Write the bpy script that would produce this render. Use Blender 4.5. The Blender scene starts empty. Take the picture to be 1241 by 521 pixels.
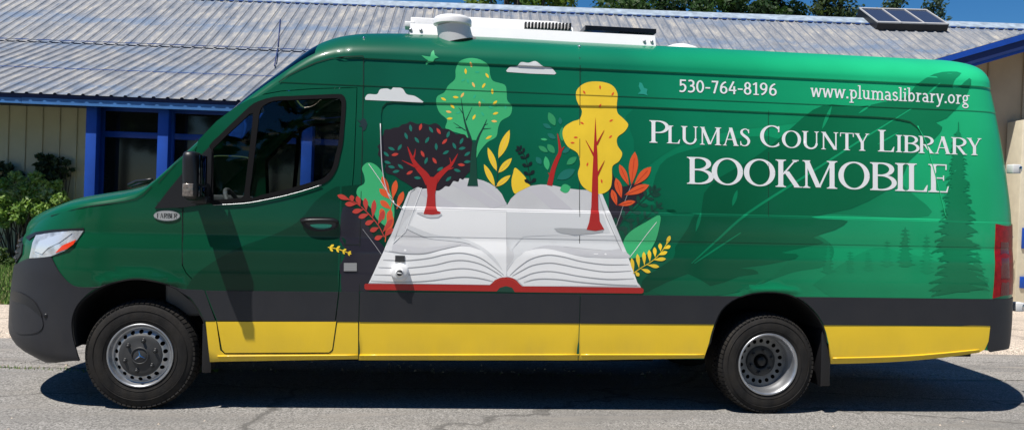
import math
from math import sin, cos, pi, radians, sqrt
# ---------------------------------------------------------------- camera numbers (measured from the photograph)
CAM = (1.7843, -5.3742, 1.4463); YAW, PITCH, ROLL, FOC = .1167, -.0136, .0379, 950.7
RHO = .0134            # the van stands slightly nose-down
def _basis():
    f = (sin(YAW)*cos(PITCH), cos(YAW)*cos(PITCH), sin(PITCH))
    r = (cos(YAW), -sin(YAW), 0.)
    u = (r[1]*f[2]-r[2]*f[1], r[2]*f[0]-r[0]*f[2], r[0]*f[1]-r[1]*f[0])
    r2 = tuple(r[i]*cos(ROLL)+u[i]*sin(ROLL) for i in range(3))
    u2 = tuple(-r[i]*sin(ROLL)+u[i]*cos(ROLL) for i in range(3))
    return r2, u2, f
CR, CU, CF = _basis()
def world_of(p):       # van coordinates -> world
    return (p[0]*cos(RHO)-p[2]*sin(RHO), p[1], p[2]*cos(RHO)+p[0]*sin(RHO))
def van_of(p):
    return (p[0]*cos(RHO)+p[2]*sin(RHO), p[1], p[2]*cos(RHO)-p[0]*sin(RHO))
def proj_w(p):
    d = [p[i]-CAM[i] for i in range(3)]
    z = sum(d[i]*CF[i] for i in range(3))
    return (620.5+FOC*sum(d[i]*CR[i] for i in range(3))/z, 260.5-FOC*sum(d[i]*CU[i] for i in range(3))/z)
def proj(p): return proj_w(world_of(p))
def un_w(px, py, y=None, z=None):      # a point of the world plane y=.. or z=..
    d = [CF[i]*FOC+CR[i]*(px-620.5)-CU[i]*(py-260.5) for i in range(3)]
    t = (y-CAM[1])/d[1] if y is not None else (z-CAM[2])/d[2]
    return tuple(CAM[i]+d[i]*t for i in range(3))
def un_v(px, py, y): return van_of(un_w(px, py, y=y))
# ---------------------------------------------------------------- interpolation
def lerp(a, b, t): return a+(b-a)*t
def sstep(t):
    t = 0. if t < 0 else 1. if t > 1 else t
    return t*t*(3-2*t)
def table(pts):
    xs = [p[0] for p in pts]; ys = [p[1] for p in pts]; n = len(xs)
    d = [(ys[i+1]-ys[i])/(xs[i+1]-xs[i]) for i in range(n-1)]
    m = [d[0]]+[0. if d[i-1]*d[i] <= 0 else 2*d[i-1]*d[i]/(d[i-1]+d[i]) for i in range(1, n-1)]+[d[-1]]
    def f(x):
        if x <= xs[0]: return ys[0]
        if x >= xs[-1]: return ys[-1]
        i = 0
        while x > xs[i+1]: i += 1
        h = xs[i+1]-xs[i]; t = (x-xs[i])/h
        return ((1+2*t)*(1-t)**2*ys[i]+t*(1-t)**2*h*m[i]+t*t*(3-2*t)*ys[i+1]+t*t*(t-1)*h*m[i+1])
    return f
# ---------------------------------------------------------------- the van's side surface
INSET = table([(.25,.05),(.30,.03),(.345,.014),(.37,.010),(.59,.004),(.80,.004),(.90,.002),(.98,.004),(1.06,.006),(1.12,.014),(1.175,.021),
               (1.20,.021),(1.36,.026),(1.8,.055),(2.13,.090),(2.30,.110),(2.40,.122),(2.6,.16)])
LIPS = [(1.176,.004,-.0015),(1.364,.004,.0022),(2.196,.004,-.0035),(2.384,.005,-.009)]
RECESS = []            # contour in (s,z), filled in below
_rc = {}
def rdist(s, z):
    k = (int(s*20), int(z*20))
    if k not in _rc: _rc[k] = rdist0((k[0]+.5)/20, (k[1]+.5)/20)
    return rdist0(s, z) if abs(_rc[k]) < .05 else _rc[k]
def rdist0(s, z):
    ins = False; best = 9.; n = len(RECESS); j = n-1
    for i in range(n):
        ax, ay = RECESS[j]; bx, by = RECESS[i]
        if (ay > z) != (by > z) and s < (bx-ax)*(z-ay)/(by-ay)+ax: ins = not ins
        dx, dy = bx-ax, by-ay; L = dx*dx+dy*dy or 1e-12
        t = max(0., min(1., ((s-ax)*dx+(z-ay)*dy)/L))
        d = (s-ax-t*dx)**2+(z-ay-t*dy)**2
        if d < best: best = d
        j = i
    return sqrt(best) if ins else -sqrt(best)
ARCHES = [(-.02,.39,.465),(4.335,.36,.45)]
def side_y(s, z):
    k0 = None
    y = INSET(z)
    for z0, w, h in LIPS: y += h*sstep((z-z0)/w)*(1. if z0 > 2 else sstep((s-1.60)/.12))
    if RECESS and 1.3 < z < 2.25 and 1.4 < s < 5.9: y += .008*sstep(rdist(s, z)/.008)
    for cx, cz, r in ARCHES:
        d = math.hypot(s-cx, z-cz)-r
        if d < .09 and z > .8: y -= .014*(1-sstep((d-.02)/.07))*sstep((z-.80)/.05)
    if z > 2.395 and s > 1.3:      # above the crease the side runs on into the roof
        if k0 is None: k0 = (z-2.395)/(SPINE(s)-2.395)
        y = side_y(s, 2.395)*1.; u = 1-(1-min(.98, k0)**2)**(1/2.3); y = lerp(y, 1., u)
    return y
def superell(n, a, N=400):
    P = []
    for i in range(N+1):
        t = i/N*pi/2
        P.append((sin(t)**(2/n), 1-cos(t)**(2/n)))
    L = [0.]
    for i in range(N): L.append(L[-1]+math.hypot((P[i+1][0]-P[i][0])*a, P[i+1][1]-P[i][1]))
    T = L[-1]
    def f(t):
        l = max(0., min(1., t))*T; lo, hi = 0, N
        while hi-lo > 1:
            m = (lo+hi)//2
            if L[m] <= l: lo = m
            else: hi = m
        k = (l-L[lo])/((L[hi]-L[lo]) or 1)
        return lerp(P[lo][0], P[hi][0], k), lerp(P[lo][1], P[hi][1], k)
    return f, T
S0, S1 = -.30, 5.80
NOSE, NT = superell(2.3, .75); REAR, RT = superell(3.6, .5)
SN = S0-NT*1.0; SR = S1+RT*1.0       # s at the centre line, front and rear
A_NOSE = table([(.27,.55),(.30,.62),(.35,.73),(.40,.79),(.47,.82),(.62,.815),(.90,.785),(1.08,.74),(1.16,.69),(1.25,.60),(1.4,.46),(1.5,.38)])
A_REAR = table([(.3,.61),(.45,.655),(.67,.665),(1.33,.655),(1.71,.605),(2.12,.525),(2.34,.47),(2.5,.41),(2.65,.3)])
def pt(s, z):
    y = side_y(s, z)
    if s < S0:
        X, Y = NOSE((S0-s)/(S0-SN)); return (S0-A_NOSE(z)*X, lerp(y, 1., Y), z)
    if s > S1:
        X, Y = REAR((s-S1)/(SR-S1)); return (S1+A_REAR(z)*X, lerp(y, 1., Y), z)
    return (s, y, z)
def F(s, z, off=0.):
    p = pt(s, z); n = normal_at(pt, s, z)
    return (p[0]+n[0]*off, p[1]+n[1]*off, p[2]+n[2]*off), n
def normal_at(pt, s, z):
    e = .0012
    a = pt(s-e, z); b = pt(s+e, z); c = pt(s, z-e); d = pt(s, z+e)
    u = [b[i]-a[i] for i in range(3)]; v = [d[i]-c[i] for i in range(3)]
    n = (u[1]*v[2]-u[2]*v[1], u[2]*v[0]-u[0]*v[2], u[0]*v[1]-u[1]*v[0])
    l = sqrt(sum(q*q for q in n)) or 1
    return tuple(q/l for q in n)
def solve(px, py):     # photo position -> (s,z) on the side surface
    q = un_v(px, py, .05); s, z = q[0], q[2]
    if s < S0: s = S0-(S0-s)*1.15
    if s > S1: s = S1+(s-S1)*1.1
    s = max(SN+.15, min(SR-.1, s))
    for _ in range(14):
        a = proj(pt(s, z)); ex, ey = px-a[0], py-a[1]
        if abs(ex)+abs(ey) < .02: break
        e = .004
        b = proj(pt(s+e, z)); c = proj(pt(s, z+e))
        j11, j21 = (b[0]-a[0])/e, (b[1]-a[1])/e; j12, j22 = (c[0]-a[0])/e, (c[1]-a[1])/e
        det = j11*j22-j12*j21
        if abs(det) < 50: det = 50.
        ds = (ex*j22-ey*j12)/det; dz = (j11*ey-j21*ex)/det
        s += max(-.15, min(.15, ds)); z += max(-.15, min(.15, dz))
        s = max(SN+.02, min(SR-.02, s))
    return s, z
# ---------------------------------------------------------------- roof, windscreen, bonnet
EDGE = table([(SN,1.12),(-1.15,1.13),(-.95,1.19),(-.84,1.235),(-.60,1.295),(-.43,1.325),(-.20,1.36),(-.07,1.39),(.0,1.44),(.08,1.52),(.25,1.68),(.43,1.85),(.62,2.02),
              (.80,2.165),(.95,2.27),(1.10,2.35),(1.25,2.385),(1.40,2.395),(5.9,2.395),(SR,2.395)])
def top_point(s, u, T):
    z0 = EDGE(s); e = F(s, z0)[0]; xs = s if s > S0 else lerp(e[0], lerp(S0, S0-A_NOSE(1.12)-.02, min(1., (S0-s)/(S0-SN)*1.15)), 1.)
    if s > S1: xs = min(s, S1+.36)
    k = (1-(1-u)**2.3)**.5
    return (lerp(e[0], xs, u*u*(3-2*u) if s < S0 else u), lerp(e[1], 1., u), z0+(T-z0)*k)
SPINE = table([(SN,1.20),(-1.25,1.30),(-1.1,1.32),(-.95,1.348),(-.8,1.379),(-.65,1.413),(-.5,1.431),(-.4,1.443),(-.3,1.456),(-.2,1.475),(-.1,1.509),(-.03,1.54),(.05,1.575),(.15,1.68),
               (.30,1.854),(.45,2.024),(.60,2.196),(.75,2.327),(.90,2.459),(1.0,2.549),(1.1,2.609),(1.2,2.647),(1.3,2.668),(1.4,2.681),(1.8,2.70),(2.4,2.706),(3.,2.70),(5.9,2.695),(6.2,2.68),(SR,2.66)])
import bpy, bmesh, random
from mathutils import Vector, Matrix
from mathutils.geometry import delaunay_2d_cdt
C = bpy.context.scene.collection
# ---------------------------------------------------------------- object helpers
def link(o, parent=None):
    C.objects.link(o)
    if parent: o.parent = parent
    return o
def tag(o, label=None, cat=None, group=None, kind=None):
    if label: o['label'] = label
    if cat: o['category'] = cat
    if group: o['group'] = group
    if kind: o['kind'] = kind
    return o
def empty(name, loc=(0,0,0), rot=(0,0,0), parent=None):
    o = bpy.data.objects.new(name, None); o.location = loc; o.rotation_euler = rot; o.empty_display_size = .1
    return link(o, parent)
class MB:
    """collects faces and links them as ONE mesh object"""
    def __init__(s): s.v = []; s.f = []; s.m = []; s.n = None; s.mats = []; s.sm = []
    def mi(s, m):
        if m not in s.mats: s.mats.append(m)
        return s.mats.index(m)
    def add(s, vs, fs, m, smooth=False):
        k = len(s.v); i = s.mi(m)
        s.v += [tuple(p) for p in vs]
        for f in fs: s.f.append([k+a for a in f]); s.m.append(i); s.sm.append(smooth)
        return s
    def box(s, c, d, m, M=None, bev=0.):
        bm = bmesh.new(); bmesh.ops.create_cube(bm, size=1, matrix=Matrix.Translation(c) @ Matrix.Diagonal((d[0], d[1], d[2], 1)))
        if bev: bmesh.ops.bevel(bm, geom=bm.edges[:], offset=bev, segments=2, affect='EDGES', profile=.5)
        if M: bmesh.ops.transform(bm, matrix=M, verts=bm.verts)
        bm.verts.index_update()
        s.add([v.co for v in bm.verts], [[v.index for v in f.verts] for f in bm.faces], m, bool(bev)); bm.free(); return s
    def box2(s, a, b, m, bev=0.):
        return s.box([(a[i]+b[i])/2 for i in range(3)], [abs(b[i]-a[i]) for i in range(3)], m, bev=bev)
    def tube(s, pts, r, m, n=10, cap=True):
        P = [Vector(p) for p in pts]; rs = r if isinstance(r, (list, tuple)) else [r]*len(P); vs = []; fs = []
        up = None
        for i, p in enumerate(P):
            t = (P[min(i+1, len(P)-1)]-P[max(i-1, 0)]).normalized()
            if up is None: up = Vector((0,0,1)) if abs(t.z) < .9 else Vector((1,0,0))
            a = t.cross(up).normalized(); up = a.cross(t).normalized()
            for k in range(n):
                q = 2*pi*k/n; vs.append(p+(a*cos(q)+up*sin(q))*rs[i])
        for i in range(len(P)-1):
            for k in range(n): fs.append([i*n+k, i*n+(k+1) % n, (i+1)*n+(k+1) % n, (i+1)*n+k])
        if cap: fs += [list(range(n))[::-1], [(len(P)-1)*n+k for k in range(n)]]
        return s.add(vs, fs, m, True)
    def lathe(s, prof, m, n=48, M=None, smooth=True):
        """profile (r, y) turned round the Y axis"""
        vs = []; fs = []
        for r, y in prof:
            for k in range(n):
                q = 2*pi*k/n; p = Vector((r*cos(q), y, r*sin(q))); vs.append(M @ p if M else p)
        for i in range(len(prof)-1):
            for k in range(n): fs.append([i*n+k, (i+1)*n+k, (i+1)*n+(k+1) % n, i*n+(k+1) % n])
        return s.add(vs, fs, m, smooth)
    def build(s, name, parent=None, loc=None, sharp=None):
        me = bpy.data.meshes.new(name); me.from_pydata(s.v, [], s.f)
        for m in s.mats: me.materials.append(m)
        me.polygons.foreach_set('material_index', s.m); me.polygons.foreach_set('use_smooth', s.sm)
        me.update()
        if sharp: 
            bm = bmesh.new(); bm.from_mesh(me)
            for e in bm.edges:
                if len(e.link_faces) == 2 and e.calc_face_angle(0) > radians(sharp): e.smooth = False
            bm.to_mesh(me); bm.free()
        o = bpy.data.objects.new(name, me)
        if loc: o.location = loc
        if s.n: me.normals_split_custom_set_from_vertices(s.n)
        return link(o, parent)
# ---------------------------------------------------------------- materials
def mat(name, col, rough=.5, metal=0., spec=.5, coat=0., var=0., vscale=8., bump=0., bscale=40., trans=0., ior=1.45, emit=None):
    m = bpy.data.materials.new(name); m.use_nodes = True; nt = m.node_tree; N = nt.nodes; b = N['Principled BSDF']
    b.inputs['Base Color'].default_value = (*col, 1); b.inputs['Roughness'].default_value = rough; b.inputs['Metallic'].default_value = metal
    b.inputs['Specular IOR Level'].default_value = spec; b.inputs['Coat Weight'].default_value = coat; b.inputs['Coat Roughness'].default_value = .06
    b.inputs['Transmission Weight'].default_value = trans; b.inputs['IOR'].default_value = ior
    if var or bump:
        tc = N.new('ShaderNodeTexCoord')
    if var:
        n = N.new('ShaderNodeTexNoise'); n.inputs['Scale'].default_value = vscale; n.inputs['Detail'].default_value = 6; nt.links.new(tc.outputs['Object'], n.inputs['Vector'])
        mr = N.new('ShaderNodeMapRange'); mr.inputs[1].default_value = .3; mr.inputs[2].default_value = .7; mr.inputs[3].default_value = 1-var; mr.inputs[4].default_value = 1+var
        nt.links.new(n.outputs['Fac'], mr.inputs[0])
        mx = N.new('ShaderNodeVectorMath'); mx.operation = 'SCALE'; mx.inputs[0].default_value = col; nt.links.new(mr.outputs[0], mx.inputs['Scale']); nt.links.new(mx.outputs[0], b.inputs['Base Color'])
    if bump:
        n2 = N.new('ShaderNodeTexNoise'); n2.inputs['Scale'].default_value = bscale; n2.inputs['Detail'].default_value = 4; nt.links.new(tc.outputs['Object'], n2.inputs['Vector'])
        bp = N.new('ShaderNodeBump'); bp.inputs['Strength'].default_value = bump; bp.inputs['Distance'].default_value = .01; nt.links.new(n2.outputs['Fac'], bp.inputs['Height']); nt.links.new(bp.outputs[0], b.inputs['Normal'])
    return m
def paint(name, k, tint=(1,1,1), base=0.):
    """the wrap's green: dark at the front, emerald at the back; k scales a printed shape's tone"""
    m = bpy.data.materials.new(name); m.use_nodes = True; nt = m.node_tree; N = nt.nodes; L = nt.links; b = N['Principled BSDF']
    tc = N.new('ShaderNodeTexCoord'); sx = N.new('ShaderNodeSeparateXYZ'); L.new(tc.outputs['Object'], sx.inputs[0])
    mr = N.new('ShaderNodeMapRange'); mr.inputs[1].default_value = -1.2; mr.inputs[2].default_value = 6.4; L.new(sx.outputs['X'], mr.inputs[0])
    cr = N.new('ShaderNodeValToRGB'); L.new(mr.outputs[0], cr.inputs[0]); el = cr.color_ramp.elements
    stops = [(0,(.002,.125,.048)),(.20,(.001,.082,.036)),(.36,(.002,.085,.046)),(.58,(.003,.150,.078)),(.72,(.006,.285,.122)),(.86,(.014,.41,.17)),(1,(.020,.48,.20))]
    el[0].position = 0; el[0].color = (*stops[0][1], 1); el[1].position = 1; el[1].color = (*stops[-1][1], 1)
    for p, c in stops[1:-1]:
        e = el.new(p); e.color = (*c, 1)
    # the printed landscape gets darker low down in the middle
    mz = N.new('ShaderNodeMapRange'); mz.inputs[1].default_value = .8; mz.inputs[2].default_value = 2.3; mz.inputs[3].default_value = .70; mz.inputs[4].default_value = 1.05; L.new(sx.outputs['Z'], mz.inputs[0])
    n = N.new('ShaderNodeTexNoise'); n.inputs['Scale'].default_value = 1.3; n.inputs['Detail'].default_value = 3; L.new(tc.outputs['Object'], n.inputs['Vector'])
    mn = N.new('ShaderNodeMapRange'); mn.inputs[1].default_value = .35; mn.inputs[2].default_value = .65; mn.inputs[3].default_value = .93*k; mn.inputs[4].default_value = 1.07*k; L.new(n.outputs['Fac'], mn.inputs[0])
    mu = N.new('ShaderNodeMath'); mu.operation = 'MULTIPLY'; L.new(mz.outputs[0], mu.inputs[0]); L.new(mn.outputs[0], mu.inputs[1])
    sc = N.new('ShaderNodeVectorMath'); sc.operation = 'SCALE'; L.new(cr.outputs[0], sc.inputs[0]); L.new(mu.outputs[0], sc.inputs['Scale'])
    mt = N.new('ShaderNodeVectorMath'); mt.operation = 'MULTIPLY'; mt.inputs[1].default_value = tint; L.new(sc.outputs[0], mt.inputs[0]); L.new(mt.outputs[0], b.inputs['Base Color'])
    b.inputs['Roughness'].default_value = .38; b.inputs['Specular IOR Level'].default_value = .15; b.inputs['Coat Weight'].default_value = .32; b.inputs['Coat Roughness'].default_value = .07
    # faint waviness of sheet metal
    n2 = N.new('ShaderNodeTexNoise'); n2.inputs['Scale'].default_value = 2.2; n2.inputs['Detail'].default_value = 1; L.new(tc.outputs['Object'], n2.inputs['Vector'])
    bp = N.new('ShaderNodeBump'); bp.inputs['Strength'].default_value = .4; bp.inputs['Distance'].default_value = .01; L.new(n2.outputs['Fac'], bp.inputs['Height']); L.new(bp.outputs[0], b.inputs['Normal'])
    return m
def glass(name, tint, gloss=.02):
    m = bpy.data.materials.new(name); m.use_nodes = True; nt = m.node_tree; N = nt.nodes; L = nt.links; N.remove(N['Principled BSDF'])
    t = N.new('ShaderNodeBsdfTransparent'); t.inputs[0].default_value = (*tint, 1); g = N.new('ShaderNodeBsdfGlossy'); g.inputs['Roughness'].default_value = gloss
    fr = N.new('ShaderNodeFresnel'); fr.inputs[0].default_value = 1.5; mx = N.new('ShaderNodeMixShader'); L.new(fr.outputs[0], mx.inputs[0]); L.new(t.outputs[0], mx.inputs[1]); L.new(g.outputs[0], mx.inputs[2])
    L.new(mx.outputs[0], N['Material Output'].inputs[0]); return m
# ================================================================ THE VAN
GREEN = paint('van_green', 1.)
DARKG = paint('print_dark_green', .58); MIDG = paint('print_mid_green', .68); LITG = paint('rim_glint_green', 1.35)
GREY = mat('bumper_grey', (.018,.019,.024), .5, var=.06, bump=.05, bscale=400)
YEL = mat('sill_yellow', (.86,.575,.022), .35, coat=.3, var=.05, vscale=3)
BLK = mat('black_plastic', (.012,.012,.014), .4); RUB = mat('rubber_seal', (.006,.006,.007), .7, spec=.15); GAP = mat('panel_gap', (.004,.010,.008), .8)
VOID = mat('underbody_black', (.008,.008,.008), .9)
CHR = mat('chrome', (.75,.76,.78), .12, metal=1); SILV = mat('wheel_silver', (.42,.43,.45), .38, metal=.85, var=.12, vscale=20)
TYRE = mat('tyre_rubber', (.013,.013,.014), .75, var=.3, vscale=14, bump=.2, bscale=120, spec=.2)
DGREY = mat('hub_grey', (.035,.036,.038), .55, var=.1)
DGLASS = glass('window_glass', (.74,.78,.77)); WGLASS = glass('windscreen_glass', (.45,.5,.5))
LENS = glass('lamp_lens', (.9,.9,.92)); REDL = mat('tail_red', (.30,.004,.008), .35, coat=.12, spec=.2, var=.3, vscale=30); REDD = mat('tail_dark_red', (.12,.003,.004), .25, coat=.4)
AMB = mat('amber_reflector', (.80,.05,.01), .3, coat=.6)
WHITE = mat('roof_white', (.78,.78,.78), .4, var=.03, vscale=5)
P_WHITE = mat('print_white', (.84,.84,.84), .4, coat=.2, var=.02, vscale=2); P_PAGE = mat('print_page_grey', (.55,.55,.57), .4, coat=.2); P_PAGE2 = mat('print_page_shade', (.68,.69,.70), .4, coat=.2)
P_BACK = mat('print_page_back', (.60,.60,.61), .4, coat=.2, var=.06, vscale=3); P_LINE = mat('print_line_grey', (.32,.32,.33), .4); P_SH = mat('print_page_shadow', (.42,.43,.44), .4)
P_RED = mat('print_red', (.42,.018,.015), .4, coat=.2); P_RED2 = mat('print_coral', (.52,.05,.035), .4, coat=.2); P_PLUM = mat('print_plum', (.013,.008,.014), .45, coat=.2)
P_GREEN = mat('print_leaf_green', (.045,.42,.16), .4, coat=.2, var=.05, vscale=2); P_TEAL = mat('print_teal', (.01,.16,.12), .4, coat=.2); P_DTREE = mat('print_trunk_green', (.006,.055,.034), .4, coat=.2)
P_YEL = mat('print_yellow', (.85,.58,.035), .4, coat=.2, var=.06, vscale=6); P_ORY = mat('print_gold', (.85,.50,.13), .4, coat=.2); P_OR = mat('print_orange', (.72,.10,.025), .4, coat=.2)
P_BLK = mat('print_black_leaf', (.006,.012,.014), .4, coat=.2); P_GRN2 = mat('print_green_leaf', (.03,.28,.11), .4, coat=.2)

def dusty(m, z0, z1, amt, sc=5.):
    nt = m.node_tree; N = nt.nodes; L = nt.links; b = N['Principled BSDF']; src = b.inputs['Base Color'].links[0].from_socket if b.inputs['Base Color'].links else None
    tc = N.new('ShaderNodeTexCoord'); sp = N.new('ShaderNodeSeparateXYZ'); L.new(tc.outputs['Object'], sp.inputs[0])
    mr = N.new('ShaderNodeMapRange'); mr.inputs[1].default_value = z0; mr.inputs[2].default_value = z1; mr.inputs[3].default_value = amt; mr.inputs[4].default_value = 0; L.new(sp.outputs['Z'], mr.inputs[0])
    mp = N.new('ShaderNodeMapping'); mp.inputs['Scale'].default_value = (1,1,.35); L.new(tc.outputs['Object'], mp.inputs[0])
    n = N.new('ShaderNodeTexNoise'); n.inputs['Scale'].default_value = sc; n.inputs['Detail'].default_value = 8; n.inputs['Roughness'].default_value = .7; L.new(mp.outputs[0], n.inputs['Vector'])
    r = N.new('ShaderNodeMapRange'); r.inputs[1].default_value = .35; r.inputs[2].default_value = .7; L.new(n.outputs['Fac'], r.inputs[0])
    mu = N.new('ShaderNodeMath'); mu.operation = 'MULTIPLY'; L.new(mr.outputs[0], mu.inputs[0]); L.new(r.outputs[0], mu.inputs[1])
    mx = N.new('ShaderNodeMix'); mx.data_type = 'RGBA'; L.new(mu.outputs[0], mx.inputs[0]); mx.inputs[7].default_value = (.20,.165,.12,1)
    if src: L.new(src, mx.inputs[6])
    else: mx.inputs[6].default_value = b.inputs['Base Color'].default_value
    L.new(mx.outputs[2], b.inputs['Base Color'])
dusty(YEL, .32, .55, .22); dusty(GREY, .3, 1.0, .07)
for m_ in (TYRE,): dusty(m_, 5, 6, .10, 9.)
van = empty('library_van', (0,0,0), (0,-RHO,0))
tag(van, 'long high-roof green library van with an open book and trees printed along its side', 'van')

ZF = dict(A=(400,50,2.605), B=(600,50,2.605), C=(400,200,3.064), D=(600,200,3.067), E=(760,60,2.58), F=(760,230,2.58), G=(440,140,4.006), H=(580,130,4.342), I=(660,90,2.607),
          J=(440,240,3.546), K=(500,60,3.064), M=(400,190,2.89), P=(10,220,2.37), W=(240,100,3.258), X=(1,1,1))
def Z(k, pts):
    x, y, s = ZF[k]; return [(x+a/s, y+b/s) for a, b in pts]
def crs(pts, n=5, closed=True):
    out = []; N = len(pts)
    for i in range(N if closed else N-1):
        if closed: p = [pts[(i+j-1) % N] for j in range(4)]
        else: p = [pts[max(0, min(N-1, i+j-1))] for j in range(4)]
        for k in range(n):
            t = k/n
            out.append(tuple(.5*((2*p[1][a])+(-p[0][a]+p[2][a])*t+(2*p[0][a]-5*p[1][a]+4*p[2][a]-p[3][a])*t*t+(-p[0][a]+3*p[1][a]-3*p[2][a]+p[3][a])*t**3) for a in range(len(pts[0]))))
    if not closed: out.append(tuple(pts[-1]))
    return out
def area(p): return sum(p[i-1][0]*p[i][1]-p[i][0]*p[i-1][1] for i in range(len(p)))
def dense(p, step):
    out = []
    for i in range(len(p)):
        a, b = p[i], p[(i+1) % len(p)]; L = math.hypot(b[0]-a[0], b[1]-a[1]); n = max(1, int(L/step))
        for k in range(n): out.append((lerp(a[0], b[0], k/n), lerp(a[1], b[1], k/n)))
    return out
def S(pts, step=12): return [solve(*q) for q in dense(pts, step)]
# the pressed-in window field of the side
RECESS[:] = []; _rc.clear()
_r = [solve(*q) for q in dense([(461.5,140),(463,130),(468,124.5),(476,123.5),(760,128.6),(1060,141.5),(1085,143.2),(1103,147),(1116,157),(1126,180),(1137,220),(1148,264)], 25)]
_r = [q for i, q in enumerate(_r) if i <= max(range(len(_r)), key=lambda k: _r[k][0])]
_b = [solve(*q) for q in [(487,252),(474,243),(467,222),(464,190)]]
RECESS[:] = dense(_r+[(_r[-1][0],1.374),(_b[0][0]+.02,1.374)]+_b, .05)
if area(RECESS) < 0: RECESS.reverse()
def inset_loop(P, d):
    out = []; n = len(P)
    for i in range(n):
        a, b, c = P[i-1], P[i], P[(i+1) % n]
        t = (c[0]-a[0], c[1]-a[1]); l = math.hypot(*t) or 1
        out.append((b[0]-t[1]/l*d, b[1]+t[0]/l*d))
    return out
_rc.clear()
RINGS = [RECESS, inset_loop(RECESS, .004), inset_loop(RECESS, .008), inset_loop(RECESS, .010), inset_loop(RECESS, -.002)]
ROWS = sorted(v for z0, w, h in LIPS for v in (z0-.0015, z0, z0+w/2, z0+w, z0+w+.0015))
SG = [SN+i*.025 for i in range(int((S0-SN)/.025)+1)]+[S0+i*.06 for i in range(1, int((S1-S0)/.06)+1)]+[S1+i*.03 for i in range(1, int((SR-S1)/.03))]+[SR]
ZG_ = [z for z in [.25+i*.032 for i in range(70)] if min(abs(z-r) for r in ROWS) > .006]+ROWS; ZG_.sort()
_cache = {}
def Fc(s, z):
    k = (round(s, 5), round(z, 5))
    if k not in _cache: _cache[k] = F(s, z)
    return _cache[k]
def bbox(p): return (min(a for a, b in p), max(a for a, b in p), min(b for a, b in p), max(b for a, b in p), p)
def inside(x, y, q):
    if x < q[0] or x > q[1] or y < q[2] or y > q[3]: return False
    p = q[4]; r = False; j = len(p)-1
    for i in range(len(p)):
        xi, yi = p[i]; xj, yj = p[j]
        if (yi > y) != (yj > y) and x < (xj-xi)*(y-yi)/(yj-yi)+xi: r = not r
        j = i
    return r
def skin(mb, polys, m, off=0., holes=(), thick=0., mirror=False, top=None, only_far=False):
    """cut the union of flat (s,z) outlines out of the side surface and lay it there, off metres proud of it"""
    V = []; E = []; Fs = []
    def addp(p):
        k = len(V); V.extend(p); return list(range(k, len(V)))
    for p in polys:
        if area(p) < 0: p = p[::-1]
        Fs.append(addp(p))
    nh = len(Fs)
    for p in holes:
        if area(p) < 0: p = p[::-1]
        Fs.append(addp(p))
    s0 = min(v[0] for v in V); s1 = max(v[0] for v in V); z0 = min(v[1] for v in V); z1 = max(v[1] for v in V)
    gs = [s for s in SG if s0 < s < s1]; gz = [z for z in ZG_ if z0 < z < z1]
    if s1-s0 > .02 or z1-z0 > .02:
        for z in gz:
            if z in ROWS:
                xs = [s0-.01]+gs+[s1+.01]; k = len(V); V.extend((s, z) for s in xs); E.extend((k+i, k+i+1) for i in range(len(xs)-1))
            else: V.extend((s, z) for s in gs)
        r0 = RINGS[0]
        if not (s1 < min(p[0] for p in r0) or s0 > max(p[0] for p in r0) or z1 < 1.36 or z0 > max(p[1] for p in r0)):
            for r in RINGS:
                k = len(V); V.extend(r); E.extend((k+i, k+(i+1) % len(r)) for i in range(len(r)))
    vo, eo, fo, ov, oe, of = delaunay_2d_cdt([Vector(v) for v in V], E, Fs, 0, 1e-6)
    pos = [bbox([V[i] for i in f]) for f in Fs]; keep = []
    for f in fo:
        cx = sum(vo[i].x for i in f)/len(f); cz = sum(vo[i].y for i in f)/len(f)
        if any(inside(cx, cz, q) for q in pos[:nh]) and not any(inside(cx, cz, q) for q in pos[nh:]): keep.append(f)
    used = {}
    vs = []; ns = []
    for f in keep:
        for i in f:
            if i not in used:
                used[i] = len(vs); s, z = vo[i]; z = min(z, top(s)) if top else z
                p, n = Fc(s, z); vs.append((p[0]+n[0]*off, p[1]+n[1]*off, p[2]+n[2]*off)); ns.append(n)
    tris = [[used[i] for i in f] for f in keep]
    # triangles are CCW in (s,z); outward is -y: (s x z) = -y, so order is right
    if mb.n is None: mb.n = []
    def put(vs, ns, tris):
        mb.n += ns; mb.add(vs, tris, m, True)
    flip = lambda vs, ns: ([(x, 2-y, z) for x, y, z in vs], [(a, -b, c) for a, b, c in ns])
    if not only_far: put(vs, ns, tris)
    if mirror or only_far:
        a, b = flip(vs, ns); put(a, b, [t[::-1] for t in tris])
    if thick:
        ed = {}
        for t in tris:
            for i in range(3):
                e = (t[i], t[(i+1) % 3]); ed[e] = 1
        rim = [e for e in ed if (e[1], e[0]) not in ed]
        rv = []; rn = []; rf = []
        for a, b in rim:
            k = len(rv); pa, pb, na, nb = vs[a], vs[b], ns[a], ns[b]
            qa = tuple(pa[i]-na[i]*thick for i in range(3)); qb = tuple(pb[i]-nb[i]*thick for i in range(3))
            n = (Vector(pb)-Vector(pa)).cross(Vector(na)); n = tuple(n.normalized()) if n.length > 1e-9 else na
            rv += [pa, qa, qb, pb]; rn += [n]*4; rf.append([k, k+1, k+2, k+3])
        if not only_far: put(rv, rn, rf)
        if mirror or only_far:
            a, b = flip(rv, rn); put(a, b, [t[::-1] for t in rf])
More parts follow.
